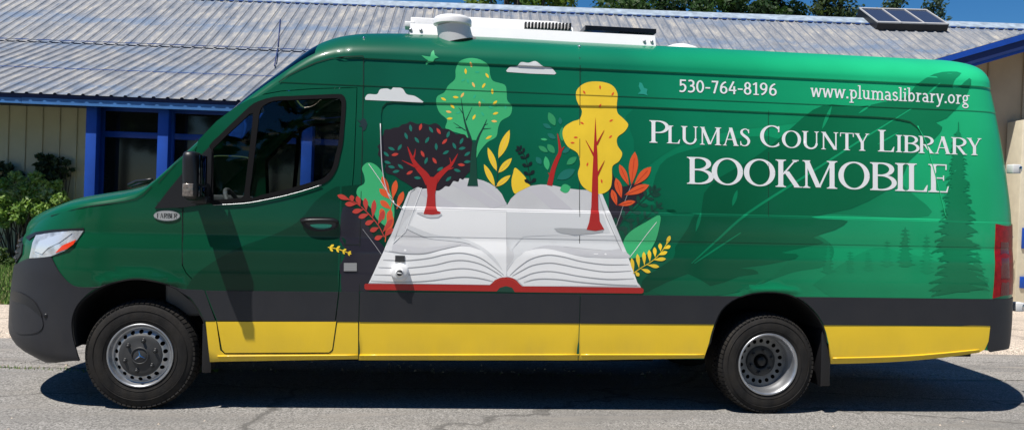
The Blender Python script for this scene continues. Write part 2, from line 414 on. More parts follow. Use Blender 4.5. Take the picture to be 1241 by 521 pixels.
def stroke(pts, w, n=4, smooth=True):
    """quads along a line, w = width or list of widths (photo pixels)"""
    if smooth and len(pts) > 2:
        ws = w if isinstance(w, (list, tuple)) else [w]*len(pts)
        q = crs([(p[0], p[1], k) for p, k in zip(pts, ws)], n, False); pts = [(a, b) for a, b, c in q]; w = [max(.01, c) for a, b, c in q]
    ws = w if isinstance(w, (list, tuple)) else [w]*len(pts)
    L, R = [], []
    for i, p in enumerate(pts):
        a, b = pts[max(0, i-1)], pts[min(len(pts)-1, i+1)]; t = (b[0]-a[0], b[1]-a[1]); l = math.hypot(*t) or 1
        nx, ny = -t[1]/l*ws[i]/2, t[0]/l*ws[i]/2
        L.append((p[0]+nx, p[1]+ny)); R.append((p[0]-nx, p[1]-ny))
    return [[L[i], L[i+1], R[i+1], R[i]] for i in range(len(pts)-1)]
def band(pts, w, n=4, smooth=True):
    q = stroke(pts, w, n, smooth)
    return [a[0] for a in q]+[q[-1][1], q[-1][2]]+[a[3] for a in q[::-1]]
def leaf(b, t, w, pt=.5):
    """leaf outline from base to tip; pt moves the widest place"""
    dx, dy = t[0]-b[0], t[1]-b[1]; L = math.hypot(dx, dy) or 1; nx, ny = -dy/L, dx/L; out = []
    for sgn in (1, -1):
        ks = range(0, 9) if sgn > 0 else range(8, 0, -1)
        for k in ks:
            u = k/8; h = sin(pi*u**(math.log(.5)/math.log(pt)))**.8*w/2
            if k in (0, 8): h = 0
            if k == 8 and sgn < 0: continue
            out.append((b[0]+dx*u+nx*h*sgn, b[1]+dy*u+ny*h*sgn))
    return out
class Dec:
    def __init__(s, name, layer=1.0, label=None): s.mb = MB(); s.name = name; s.l = layer; s.label = label
    def poly(s, px, m, l=None, union=None):
        ps = union if union else [px]
        skin(s.mb, [[solve(*q) for q in p] for p in ps], m, off=.00088*(l or s.l)); return s
    def line(s, pts, w, m, l=None, smooth=True): return s.poly(band(pts, w, 4, smooth), m, l)
    def done(s):
        o = s.mb.build(s.name, van)
        if s.label: o['label'] = s.label
        return o

# ---------------------------------------------------------------- openings
PX = lambda *p: list(p)
ARCH_F = [solve(*q) for q in [(97,436),(93,424),(88,403),(88,385),(95,368),(116,351),(144,340),(173,337.5),(208,346),(231,363),(243,380),(249,395),(252,440)]]
ARCH_F = crs(ARCH_F, 6)
ARCH_F = [(a, b if b > .41 else b-.2) for a, b in ARCH_F]
ARCH_R = crs([solve(*q) for q in [(857,442),(860,415),(866,393),(876,373),(897,359),(929,353.5),(961,358),(983,373),(997,393),(1003,415),(1004,445)]], 4)
ARCH_R = [(a, b if b > .41 else b-.2) for a, b in ARCH_R]
DLO = crs([solve(*q) for q in dense(Z('W', [(52,478),(46,400),(48,250),(120,178),(205,98),(240,77),(300,60),(430,54),(555,49),(572,54),(581,72),(580,120),(570,240),(548,335),(525,375),(495,398),(350,440),(200,472),(100,480)]), 14)], 2)
G_MAIN = crs([solve(*q) for q in dense(Z('W', [(243,120),(258,93),(300,74),(430,67),(550,63),(563,72),(567,90),(563,160),(553,245),(531,335),(512,363),(485,383),(340,424),(205,454),(212,380)]), 14)], 2)
G_QTR = [solve(*q) for q in dense(Z('W', [(60,262),(120,203),(204,125),(217,122),(215,160),(190,380),(182,446),(172,455),(60,465)]), 14)]
DOOR = S([(222,253),(221,290),(221,321),(226,331),(247,352),(262,388),(269,424),(272,427),(396,426.5),(401,424),(406.5,389),(410.6,353),(412.5,311),(416,290),(425,250),(428.8,203),(432,125),(432.5,106.5),
          (380,108),(340,111),(318,115),(303,120),(286,129),(262,147),(240,170)], 10)
def off_loop(P, d):
    if area(P) < 0: P = P[::-1]
    return inset_loop(P, d)
DOOR_OUT = off_loop(DOOR, -.0035); DOOR_IN = off_loop(DOOR, .0015)
# ---------------------------------------------------------------- body shell (both flanks), roof, bonnet
NB = 90
sb = [lerp(SN, SR, i/NB*1.) for i in range(NB+1)]
_q = [solve(*p) for p in [(1010,437),(1100,434),(1183,423)]]
lowz = table([(SN,.34),(-1.2,.30),(-.8,.29),(-.4,.335),(0,.345),(3.9,.345)]+_q+[(_q[2][0]+.12,.405),(6.4,.41),(SR,.41)])
border = [(s, lowz(s)) for s in SG[::2]+[SR]]
topb = [(s, EDGE(s)) for s in reversed(SG)]
outline = border+topb
body = MB()
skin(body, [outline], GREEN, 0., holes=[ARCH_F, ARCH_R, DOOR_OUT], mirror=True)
def top_sheet(mb, ss, us, m):
    vs = []; fs = []; ns = []
    for s in ss:
        for u in us: vs.append(top_point(s, u, SPINE(s)))
    for s in ss:
        for u in us:
            e = .004; s_ = min(max(s, SN+.01), SR-.01); u_ = min(max(u, .004), .996)
            a = Vector(top_point(s_-e, u_, SPINE(s_-e))); b = Vector(top_point(s_+e, u_, SPINE(s_+e)))
            c = Vector(top_point(s_, u_-.004, SPINE(s_))); d = Vector(top_point(s_, u_+.004, SPINE(s_)))
            n = (b-a).cross(d-c); n = n.normalized() if n.length > 1e-12 else Vector((0,0,1))
            if n.z < 0: n = -n
            ns.append(tuple(n))
    w = len(us)
    for i in range(len(ss)-1):
        for j in range(w-1): fs.append([i*w+j, (i+1)*w+j, (i+1)*w+j+1, i*w+j+1])
    if mb.n is None: mb.n = []
    mb.n += ns; mb.add(vs, fs, m, True)
    mb.n += [(a, -b, c) for a, b, c in ns]; mb.add([(x, 2-y, z) for x, y, z in vs], [f[::-1] for f in fs], m, True)
def us(a, b, n, p=1.8): return [a+(b-a)*(i/n)**p for i in range(n+1)]
def ssr(a, b): return sorted({a, b} | {s for s in SG if a < s < b})
hood = MB(); roof = MB(); wind = MB()
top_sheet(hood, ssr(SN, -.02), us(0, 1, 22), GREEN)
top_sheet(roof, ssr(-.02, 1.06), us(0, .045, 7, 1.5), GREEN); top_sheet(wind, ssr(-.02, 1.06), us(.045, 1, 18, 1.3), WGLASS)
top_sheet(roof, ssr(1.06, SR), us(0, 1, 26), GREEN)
# front door cut from the same sheet, with its window opening
door = MB(); skin(door, [DOOR_IN], GREEN, 0., holes=[DLO], thick=.02)
B = body.build('body_shell', van); hood.build('bonnet', van); RF = roof.build('roof', van); wind.build('windscreen', van)
DO = door.build('door', van)
fd = MB(); skin(fd, [DOOR_IN], GREEN, 0., holes=[DLO], only_far=True, thick=.02); FDO = fd.build('door', van)
for par, far in ((DO, False), (FDO, True)):
    fr = MB(); skin(fr, [off_loop(DLO, -.004)], RUB, .005, holes=[G_MAIN, G_QTR], thick=.02, only_far=far)
    fr = fr.build('window_frame', par)
    for nm, g in (('window_pane', G_MAIN), ('quarter_pane', G_QTR)):
        mb = MB(); skin(mb, [off_loop(g, -.003)], DGLASS, -.006, only_far=far); mb.build(nm, par)
# rear side trims: bumper, mouldings, sills
def both(name, polys, m, off, thick, par=van, holes=()):
    out = []
    for far in (False, True):
        mb = MB(); skin(mb, polys, m, off, holes=holes, thick=thick, only_far=far); out.append(mb.build(name, par[far] if isinstance(par, (list, tuple)) else par))
    return out
up = [solve(*q) for q in Z('P', [(125,215),(150,262),(182,295),(215,303),(268,301)])]
bl = [(SN,.905),(-1.45,.905),(-1.2,.908),(-1.0,.92)]+[solve(36,313), solve(50,312)]+crs(up, 4, False)
archL = [solve(*q) for q in [(128,344.5),(112,351.5),(95,368),(88,385),(88,403),(93,424),(97,436)]]
bumper = both('front_bumper', [bl+crs(archL, 3, False)+[(s, lowz(s)-.004) for s in [-.45,-.6,-.8,-1.0,-1.2,-1.45,SN]]], GREY, .008, .012)
pod = crs([solve(*q) for q in Z('P', [(18,330),(50,335),(85,360),(103,400),(98,425),(70,436),(30,432),(16,400)])], 4)
both('corner_pod', [pod], GREY, .013, .01, bumper)
slot = crs([solve(*q) for q in Z('P', [(17,318),(40,318),(75,340),(95,370),(100,388),(82,372),(55,352),(18,340)])], 4); both('air_slot', [slot], BLK, .0145, .002, bumper)
mb = MB(); mb.lathe([(0,-.003),(.012,-.003),(.014,.004)], BLK, 16, Matrix.Translation(F(*solve(57,382), .012)[0])); mb.build('parking_sensor', bumper[0])
zt, zb = .797, .597
def quad(a, b, c, d): return dense([a, b, c, d], .1)
def sx(px, py): return solve(px, py)
wedge = crs([solve(*q) for q in [(206,345.5),(221,350),(245,351)]], 3, False)+[solve(248,352), solve(261,388)]+[solve(*q) for q in [(248,388),(243,377),(232,361)]]
both('side_moulding', [wedge], GREY, .007, .009)
sA = sx(436,353)[0]; sB = sx(411,353)[0]; sB2 = sx(406.5,389)[0]; s02 = sx(703,356)[0]
both('side_moulding', [[sx(249.5,352), (sB-.004, zt), (sB2-.004, zb), sx(263.5,388)]], GREY, .008, .010)
both('side_moulding', [[(sB+.004, zt), (sA-.004, zt), (sA-.004, zb), (sB2+.004, zb)]], GREY, .007, .009)
both('side_moulding', [[(sA+.002, zt), (s02-.003, zt), (s02-.003, zb), (sA+.002, zb)]], GREY, .008, .010)
ra = ARCH_R
def arch_x(z, side):
    c = [p for p in ra if p[1] > .41]; L = [p for p in c if (p[0] < 4.32) == (side < 0)]
    L.sort(key=lambda p: p[1])
    for a, b in zip(L, L[1:]):
        if a[1] <= z <= b[1]: return lerp(a[0], b[0], (z-a[1])/(b[1]-a[1]))
    return L[-1][0]
zs = [zb+(zt-zb)*i/6 for i in range(7)]
both('side_moulding', [[(s02+.003, zt), (s02+.003, zb)]+[(arch_x(z, -1)-.004, z) for z in zs]], GREY, .008, .010)
sE = sx(1202,380)[0]
both('side_moulding', [[(arch_x(z, 1)+.004, z) for z in zs]+[(sE, zt), (sE, zb)]], GREY, .008, .010)
# wheel-arch lip rings in black
for AR, nm in ((ARCH_F, 'arch_lip'), (ARCH_R, 'arch_lip')):
    inner = [p for p in off_loop(AR, .012) if p[1] > .34]; a = [p for p in off_loop(AR, -.004) if p[1] > .34]
    n_ = len(AR); st0 = next(k for k in range(n_) if AR[k-1][1] <= .42 < AR[k][1]); run = []
    k = st0
    while AR[k % n_][1] > .42: run.append(AR[k % n_]); k += 1
    cxx = -.02 if nm and AR is ARCH_F else 4.335
    inn = [(cxx+(a-cxx)*.980, .40+(b-.40)*.980) for a, b in run]
    both(nm, [run+inn[::-1]], VOID, .002, .03)
# yellow sills
sill_f = S([(249.5,389.2),(262,389.2),(267,424),(272,428.5),(399,428),(404,424),(409,389.6),(434,389.8),(434,434.5),(350,436),(264,437.5),(254.5,438)], 14)
s1 = both('sill_panel', [sill_f], YEL, .004, .006); s1[0]['label'] = 'yellow sill panel below and behind the cab door'
mb = MB(); skin(mb, [S([(263.5,389.4),(407.5,389.4),(402.6,423),(399,426.3),(273,427),(269.5,423)], 14)], YEL, .008, thick=.02); mb.build('door_sill', DO)
both('sill_panel', [[(sA+.002, zb-.003), (s02-.003, zb-.003), (s02-.003, .336), (sA+.002, .335)]], YEL, .004, .006)
both('sill_panel', [[(s02+.003, zb-.003)]+[(arch_x(z, -1)-.005, z) for z in (zb-.003,.54,.50,.46)]+[sx(853,433.5), (s02+.003, .336)]], YEL, .004, .006)
both('sill_panel', [[(arch_x(z, 1)+.004, z) for z in (.46,.50,.54,zb-.003)]+[(s_, zb-.003) for s_ in (5.0,5.3,5.6,5.8)]+S([(1201,391.8),(1198,412),(1193,423),(1186,426.8)],14)[:-1]+[solve(*q) for q in crs([(1186,426.8),(1150,432),(1100,436.8),(1050,439.3),(1006.5,440.3)],4,False)]], YEL, .004, .006)
for q in ([(1009,433.5),(1100,431),(1186,423.5)], [(264,431),(434,430)], [(436,430.0),(702,429.5)], [(704,429.5),(853,429.5)]):   # rolled ledge along the sill
    mb = MB(); P = [F(*solve(*p), .006)[0] for p in crs([tuple(map(float, t)) for t in q], 8, False)]; mb.tube(P, .006, YEL, 8); mb.build('sill_ledge', van)
# rear bumper and lamps
rb = [solve(*q) for q in [(1203,363.5),(1196,424),(1200,424)]]
zc = .797
both('rear_bumper', [[(rb[0][0], zc), (rb[0][0]+.3, zc+.0), (SR-.001, zc), (SR-.001, .40), (rb[1][0]+.35, .395), (rb[1][0]+.02, .40), (rb[1][0], .42)]], GREY, .008, .010)
tl = [solve(*q) for q in [(1206.5,270),(1205.5,300),(1203,362)]]
tz0, tz1 = .802, 1.355
tail = both('tail_light', [[(tl[0][0], tz1), (tl[1][0]-.002, 1.15), (tl[2][0], tz0), (6.30, tz0), (6.27, tz1)]], REDL, .006, .008)
for (za, zb_) in ((.82,.92),(.95,1.10),(1.13,1.22)):
    both('lamp_chamber', [[(tl[2][0]+.05, za), (tl[2][0]+.135, za), (tl[2][0]+.13, zb_), (tl[2][0]+.055, zb_)]], REDD, .008, .001, tail)
# head lights
hl = Z('P', [(57,222),(50,208)])
HL = [solve(*q) for q in dense(Z('P', [(62,224),(90,219),(125,214),(163,199),(196,172),(206,158),(217,141),(185,141),(130,146),(82,154),(72,176)]), 10)]
head = both('headlight', [HL], mat('lamp_bowl', (.62,.63,.65), .22, metal=.45, coat=.8, var=.35, vscale=16, bump=.8, bscale=14), .006, .01)
both('reflector', [S(Z('P', [(138,205),(158,184),(197,167),(190,180),(172,193)]), 8)], AMB, .011, .003, head)
both('lamp_bowl', [S(Z('P', [(80,200),(92,172),(150,152),(185,149),(150,175),(118,190),(100,208)]), 8)], mat('lamp_silver', (.85,.86,.88), .25, metal=.5, coat=1.), .010, .003, head)
both('bonnet_gap', [S(Z('P', [(52,160),(80,146),(130,138),(218,133),(219,140),(185,141),(130,146),(82,154),(62,168)]), 6)], BLK, .007, .004)
# grille across the nose
gr = MB(); g = [(SN,.93),(SN,1.09),(-1.1,1.10),(-.93,1.06),(-.90,1.0),(-1.0,.93),(-1.3,.92)]
skin(gr, [g], BLK, .010, thick=.01, mirror=True); gr = gr.build('grille', van)
for zz in (.96,1.0,1.04,1.075):
    mb = MB(); pp = [F(s, zz, .014)[0] for s in [lerp(-.98, SN, i/14) for i in range(15)]]; pp = pp+[(x, 2-y, z) for x, y, z in pp[::-1][1:]]; mb.tube(pp, .006, DGREY, 6); mb.build('grille_bar', gr)
# ---------------------------------------------------------------- seams
def seam(pts, w=.7, m=GAP, l=.0032):
    sm = MB()
    q = band([p for p in pts], w, 3, False); skin(sm, [dense([solve(*p) for p in q], .3)], m, off=l); sm.build('panel_seam', van)
seam([(440.5,68.5),(440.5,104)], .8); seam([(440.3,105),(439,180),(437.3,250),(436,297),(435.6,352)], .8)
seam([(435,390),(434.3,434)], .6)
seam([(702.6,70),(702.6,180),(702.2,255),(702.2,355)], .7)
seam([(931.5,134),(931.5,200),(931.5,263)], .5)
seam([(338,100),(350,91.5),(366,83.5),(384,76),(402,71),(420,69),(440,68.4)], 1.1)
seam([(240,168),(222,188),(206,206),(192,222)], .7)
seam([(416,296.2),(437,296.6)], .8); seam([(262,388.9),(406,389.4)], .5)
seam([(62,262),(100,251.5),(150,244.5),(165,241.5),(174,236),(184,226)], .9)
seam([(222,253),(206,250),(190,245)], .7)
seam([(221,255),(221,320)], .9)
# bead round the window field, its bright tone painted as light on the rim
bead = MB(); bp_ = [(461,150),(463,200),(468,228),(475,244),(488,253.5)]
P = [F(*solve(*p), .003)[0] for p in crs(bp_, 4, False)]; bead.tube(P, .0035, P_PAGE, 6); bead.build('rim_glint', van); bead = MB()
P = [F(*solve(*p), .003)[0] for p in crs([(1112,153),(1122,172),(1132,205),(1141,240),(1147,264)], 4, False)]; bead.tube(P, .0035, LITG, 6)
bead.build('rim_glint', van)
wl = MB(); P = [F(*solve(*p), .008)[0] for p in crs(Z('W', [(60,484),(180,478),(260,465),(350,446),(430,424),(488,405)]), 3, False)]; wl.tube(P, .003, mat('waist_glint_silver', (.35,.37,.38), .4, metal=.9), 8); wl.build('waist_glint', DO)  # bright bead standing in for the sun's glint on the door rubber
# top rivets on the roof seams
for q in ((441,46.5),(702,56.8)):
    mb = MB(); s, z = 0, 0
    p = un_v(q[0], q[1], .24); mb.lathe([(0,-.012),(.007,-.012),(.010,-.004),(.010,.02)], CHR, 12, Matrix.Translation(p)); mb.build('roof_rivet', van)
# fuel flap, badge, plate
both('fuel_flap', [[solve(*q) for q in [(416.8,297.5),(435,297.9),(434.6,351.5),(412,351)]]], GREEN, .004, .004) if False else None
mb = MB(); skin(mb, [S([(416.8,318.5),(432.5,318.5),(432.5,328.3),(416.8,328.3)], 6)], mat('label_grey', (.28,.28,.28), .5), .006, thick=.004)
for yy in (320.8,323.4,326): skin(mb, [S([(418.5,yy-.5),(430.8,yy-.5),(430.8,yy+.5),(418.5,yy+.5)], 6)], P_LINE, .0065)
mb.build('data_plate', van)
# door handle
hx = Z('X', [(0,0)]); hc = [solve(*q) for q in [(365,271),(409,271)]]
mb = MB(); dish = crs([solve(*q) for q in [(363.5,266),(372,263.3),(390,263),(405,264.5),(410.5,269),(408,276),(398,279.5),(382,280),(370,275.5)]], 4); skin(mb, [dish], BLK, .004, thick=.006)
skin(mb, [crs([solve(*q) for q in [(376,272.5),(390,271.5),(402,272.5),(398,276.8),(385,277.5)]], 4)], P_TEAL, .006)
h0 = mb.build('handle', DO)
mb = MB(); P = [F(*solve(*q), o)[0] for q, o in (((366,268.5),.006),((372,267.3),.028),((388,266.8),.034),((404,267.3),.028),((409,269),.006))]; mb.tube(crs([tuple(p) for p in P], 4, False), .011, BLK, 10); mb.build('handle_grip', h0)
# oval maker's badge on the wing
bc = solve(202.5,261.5); mb = MB()
el = lambda rx, rz, n=32: [(bc[0]+rx*cos(2*pi*i/n), bc[1]+rz*sin(2*pi*i/n)) for i in range(n)]
skin(mb, [el(.084,.035)], SILV, .006, thick=.006); skin(mb, [el(.080,.031)], mat('badge_silver', (.5,.5,.5), .35, metal=.5), .0075); badge = mb.build('badge', van)
# ---------------------------------------------------------------- wheels
RIMD = mat('dusty_rim_steel', (.17,.172,.175), .5, metal=.4, var=.25, vscale=16)
def wheel(name, hub, r, w, far, rear):
    """hub = van coordinates of the outer sidewall's centre"""
    root = empty(name, hub, (0,0,pi) if far else (0,0,0), van)
    t = MB(); N = 144; prof = []
    rr = .219
    rr = .2195 if rear else .206
    prof = [(rr, .012), (rr+.006,.002), (rr+.02,-.006),(rr+.045,-.010),(rr+.075,-.009),(r-.035,-.003),(r-.016,.008),(r-.006,.022),(r-.001,.035)]
    t.lathe(prof, TYRE, 96)
    # ribs on the side wall
    for q in (rr+.030, rr+.09): t.lathe([(q-.002,-.007),(q-.001,-.0105),(q+.001,-.0105),(q+.002,-.006)], TYRE, 96)
    t.lathe([(r-.001,.035),(r,w-.035),(r-.001,w-.035),(r-.03,w+.005),(rr,w-.012)], TYRE, 96)
    # tread blocks: five rows round the tyre, the outer ones lapping over the shoulder
    rows = [(.006,.040,.013),(.047,.078,.008),(.085,.115,.008),(.122,.153,.008),(.160,.194,.013)]
    for ri, (ya, yb, hh) in enumerate(rows):
        nb = 66
        for k in range(nb):
            q0 = 2*pi*(k+(ri % 2)*.5)/nb; q1 = q0+2*pi/nb*.76; sk = .018*(1 if ri % 2 else -1)
            ra_ = r-.03 if ri in (0, 4) else r-.003
            vs = []
            for rad, ex in ((r-.03, 0), (r+.007, 0)):
                for y, q in ((ya, q0), (yb, q0+sk), (yb, q1+sk), (ya, q1)):
                    e = rad
                    if rad > r and ri == 0 and y == ya: e = r-.010; y -= .006
                    if rad > r and ri == 4 and y == yb: e = r-.012
                    vs.append((e*cos(q), y, e*sin(q)))
            t.add(vs, [[0,1,2,3],[4,7,6,5],[0,4,5,1],[1,5,6,2],[2,6,7,3],[3,7,4,0]], TYRE)
    t.build('tyre', root)
    rim = MB()
    if not rear:
        rim.lathe([(.208,.010),(.212,-.004),(.206,-.010),(.200,-.006),(.194,.010),(.190,.022),(.182,.030),(.174,.026)], SILV, 96)
        ring = (.176,.026,.136,.006,.1565,.0135,.0112,18); face = SILV
    else:
        rim.lathe([(.222,.010),(.226,-.004),(.219,-.010),(.211,-.006),(.205,.012),(.199,.022),(.196,.06),(.190,.066),(.186,.105),(.183,.12)], SILV, 96)
        ring = (.183,.12,.112,.128,.150,.0150,.0115,18); face = RIMD
    # disc with a ring of oval holes
    r0, y0, r1, y1, rh, ea, eb, nh = ring
    V = []; Fs = []
    def circ(rad, n=96): return [(rad*cos(2*pi*i/n), rad*sin(2*pi*i/n)) for i in range(n)]
    def addp(p): k = len(V); V.extend(p); Fs.append(list(range(k, len(V))))
    addp(circ(r0)); addp(circ(r1))
    for k in range(nh):
        a = 2*pi*(k+.5)/nh; addp([(rh*cos(a)+ea*cos(q)*cos(a)*1.-eb*sin(q)*sin(a)*1.25, rh*sin(a)+ea*cos(q)*sin(a)+eb*sin(q)*cos(a)*1.25) for q in [2*pi*i/16 for i in range(16)]])
    for rad in (rh-.022, rh+.02):
        V.extend(circ(rad, 72))
    vo, eo, fo, ov, oe, of = delaunay_2d_cdt([Vector(v) for v in V], [], Fs, 0, 1e-6)
    keep = [f for f, o in zip(fo, of) if list(o) == [0]]
    vs = []
    for v in vo:
        q = v.length; k = (q-r1)/(r0-r1); vs.append((v.x, lerp(y1, y0, sstep(k))-(.0 if rear else .006*sin(pi*max(0, min(1, k)))), v.y))
    rim.add(vs, [list(f) for f in keep], face, True)
    rim.build('rim', root)
    back = MB(); back.lathe([(.0,y0+.05),(.20,y0+.05),(.205,y0+.02)], VOID, 48); back.build('brake_drum', root)
    hb = MB()
    if not rear:
        hb.lathe([(0,-.016),(.03,-.016),(.05,-.010),(.056,-.006),(.11,-.004),(.132,.0),(.140,.006),(.142,.016)], DGREY, 72)
        hb.lathe([(.047,-.012),(.052,-.019),(.057,-.010)], DGREY, 64)
        hb = hb.build('hub_cap', root)
        e = MB()
        for k in range(3):       # three-pointed star in its disc
            a = pi/2+k*2*pi/3+.15
            tip = (.040*cos(a), .040*sin(a)); l = (.0075*cos(a+pi/3), .0075*sin(a+pi/3)); rgt = (.0075*cos(a-pi/3), .0075*sin(a-pi/3))
            e.add([(0,-.024,0),(tip[0],-.019,tip[1]),(l[0],-.018,l[1]),(rgt[0],-.018,rgt[1])], [[0,1,2],[0,3,1]], CHR)
        e.build('star_emblem', hb)
        nr, ny, nm = .100, -.002, DGREY
    else:
        hb.lathe([(.112,.128),(.108,.118),(.060,.114),(.055,.118),(.054,.16)], DGREY, 72); hb.lathe([(0,.10),(.028,.10),(.034,.106),(.036,.17)], BLK, 32); hb.lathe([(.036,.155),(.056,.158)], VOID, 32)
        hb = hb.build('hub', root); nr, ny, nm = .083, .116, DGREY
    for k in range(6):
        a = 2*pi*k/6+.33; n = MB(); cx, cz = nr*cos(a), nr*sin(a)
        M = Matrix.Translation((cx, ny, cz))
        n.lathe([(.0165,.004),(.0165,-.003),(.012,-.004)], BLK if not rear else DGREY, 20, M); n.lathe([(0,-.020),(.006,-.019),(.0095,-.016),(.0105,-.002)], nm, 6, M, False); n.build('wheel_nut', root)
    return root
fh = van_of((-.012,.03,.359)); rh_ = van_of((4.325,.035,.360))
wheel('front_wheel', (fh[0], fh[1], fh[2]), .356, .20, False, False)
wheel('front_wheel', (fh[0], 2-fh[1], fh[2]), .356, .20, True, False)
wheel('rear_wheel', (rh_[0], rh_[1], rh_[2]), .358, .215, False, True)
wheel('rear_wheel', (rh_[0], 2-rh_[1], rh_[2]), .358, .215, True, True)
for y in (.30, 1.70):      # inner tyres of the twin rear wheels
    mb = MB(); a = 0 if y < 1 else 0
    mb.lathe([(.2,y-.06),(.335,y-.08),(.349,y-.05),(.349,y+.08),(.335,y+.1),(.2,y+.09)], TYRE, 64, Matrix.Translation((rh_[0],0,rh_[2]))); mb.build('inner_tyre', van)
# ---------------------------------------------------------------- wheel housings, floor, axles
for AR, cx in ((ARCH_F, 0), (ARCH_R, 4.33)):
    loop = [p for p in off_loop(AR, -.004)]
    loop = sorted([p for p in loop if p[1] > .36], key=lambda p: math.atan2(p[1]-.30, p[0]-cx))
    for sgn in (0, 1):
        hs = MB(); vs = []; fs = []; ys = [None, .15, .30, .52]
        for y in ys:
            for p in loop:
                yy = side_y(*p)+.012 if y is None else y
                if p[0] < S0: yy = F(*p)[0][1]+.012 if y is None else max(y, F(*p)[0][1]+.012)
                x = F(*p)[0][0] if p[0] < S0 else p[0]
                vs.append((x, 2-yy if sgn else yy, p[1]))
        n = len(loop)
        for i in range(3):
            for j in range(n-1): fs.append([i*n+j, i*n+j+1, (i+1)*n+j+1, (i+1)*n+j])
        fs.append([3*n+j for j in range(n)])
        hs.add(vs, fs, VOID, True); hs.build('wheel_housing', van)
fl = MB()
for a, b, y0, y1 in ((-.85,-.42,.45,1.55),(-.42,.40,.55,1.45),(.40,3.86,.05,1.95),(3.86,4.80,.55,1.45),(4.80,5.95,.08,1.92)):
    fl.box2((a+.001, y0, .352), (b-.001, y1, .40), VOID)
fl.box2((.6,.45,.24), (3.6,.55,.345), VOID); fl.box2((.6,1.45,.24), (3.6,1.55,.345), VOID); fl.box2((1.4,.7,.2), (2.4,1.2,.34), VOID)
fl.tube([(4.32,.4,.33),(4.32,1.6,.33)], .06, VOID); fl.tube([(0,.35,.30),(0,1.65,.30)], .04, VOID); fl.tube([(2.3,1.0,.28),(4.3,1.0,.3)], .045, VOID)
fl.build('underbody', van)
def flap(px0, px1, py0, py1, y=.07, w=.3):
    a = un_v(px0, py0, y); b = un_v(px1, py1, y); mb = MB()
    mb.box2((min(a[0], b[0])+.012, y, b[2]), (min(a[0], b[0])+.024, y+w, a[2]), BLK, .003); mb.box2((a[0], y-.03, b[2]+.01), (b[0], y-.01, a[2]), BLK, .004); mb.build('mud_flap', van)
flap(247,257,391,452,.05,.22); flap(994,1003,399,468,.05,.4)
# ---------------------------------------------------------------- door mirror and its foot
mb = MB(); sail = S([(188,252.5),(206,229),(224,207.5),(254,178.5),(257,183),(256.5,215),(254.5,247),(222,251.5)], 8); skin(mb, [sail], BLK, .012, thick=.014); sail = mb.build('mirror_foot', DO)
ta = un_v(234,184,-.17); ba = un_v(234,243,-.17)
mr = MB(); vs = []; fs = []; NZ, NA = 14, 24
sec = [(0,.35,.5),(.02,.72,.8),(.06,.9,.94),(.2,1,1),(.5,1.02,1),(.8,.95,.98),(.93,.86,.93),(.985,.68,.8),(1,.4,.5)]
ft = table([(a, b) for a, b, c in sec]); fu = table([(a, c) for a, b, c in sec])
for i in range(NZ+1):
    t = i/NZ; t = .5-.5*cos(pi*t)
    cx = lerp(ba[0]+.006, ta[0]-.004, t); z = lerp(ba[2], ta[2], t)
    for k in range(NA):
        q = 2*pi*k/NA; c, s_ = cos(q), sin(q)
        vs.append((cx+.052*ft(t)*math.copysign(abs(c)**.6, c), -.165+.112*fu(t)*math.copysign(abs(s_)**.7, s_), z))
for i in range(NZ):
    for k in range(NA): fs.append([i*NA+k, i*NA+(k+1) % NA, (i+1)*NA+(k+1) % NA, (i+1)*NA+k])
fs += [list(range(NA))[::-1], [NZ*NA+k for k in range(NA)]]
mr.add(vs, fs, BLK, True); mr = mr.build('door_mirror', DO)
for nm, t0, t1, m in (('mirror_glass', .34,.93, mat('mirror_face', (.10,.11,.13), .05, metal=1)), ('wide_mirror_glass', .08,.29, mat('mirror_face_small', (.10,.11,.13), .05, metal=1))):
    g = MB(); z0, z1 = lerp(ba[2], ta[2], t0), lerp(ba[2], ta[2], t1); cx = ba[0]+.056; g.box2((cx-.004,-.245,z0), (cx+.002,-.075,z1), m, .002); g.build(nm, mr)
g = MB(); z0, z1 = lerp(ba[2], ta[2], .08), lerp(ba[2], ta[2], .34); g.box2((ba[0]-.034,-.286,z0), (ba[0]+.030,-.268,z1), mat('indicator_lens', (.22,.19,.17), .15, metal=.3, coat=.8, var=.4, vscale=60), .004); g.build('indicator', mr)
g = MB(); g.box2((ba[0]-.04,-.08,ba[2]+.03), (ba[0]+.05,.05,ba[2]+.12), BLK, .012); g.box2((ba[0]-.04,-.08,ba[2]-.02), (ba[0]+.06,.04,ba[2]+.03), BLK, .008); g.build('mirror_arm', mr)
# ---------------------------------------------------------------- cab inside
SEAT = mat('seat_fabric', (.13,.13,.135), .9, var=.15, vscale=30); DASH = mat('dashboard_plastic', (.13,.13,.135), .6)
cab = MB(); cab.box2((-.10,.12,1.05), (.34,1.88,1.43), DASH, .05); cab.box2((.1,.15,.6), (.35,1.85,1.1), DASH, .03); cab.build('dashboard', van)
for y in (.50, 1.50):
    st = MB(); st.box2((.75,y-.24,.80), (1.22,y+.24,.98), SEAT, .06)
    st.box((1.27,y,1.32), (.14,.46,.74), SEAT, bev=.06); st.box((1.31,y,1.78), (.10,.26,.20), SEAT, bev=.04); st.build('seat', van)
sw = MB(); Mw = Matrix.Translation((.50,.50,1.30)) @ Matrix.Rotation(radians(62), 4, 'Y')
pts = [Mw @ Vector((.19*cos(q), .19*sin(q), 0)) for q in [2*pi*i/32 for i in range(33)]]; sw.tube(pts, .016, DASH, 8, False)
for q in (0, 2.1, -2.1): sw.tube([Mw @ Vector((0,0,-.02)), Mw @ Vector((.19*cos(q), .19*sin(q), 0))], .018, SILV, 8)
sw.tube([Mw @ Vector((0,0,0)), Mw @ Vector((0,0,-.3))], .035, DASH, 10); sw.build('steering_wheel', van)
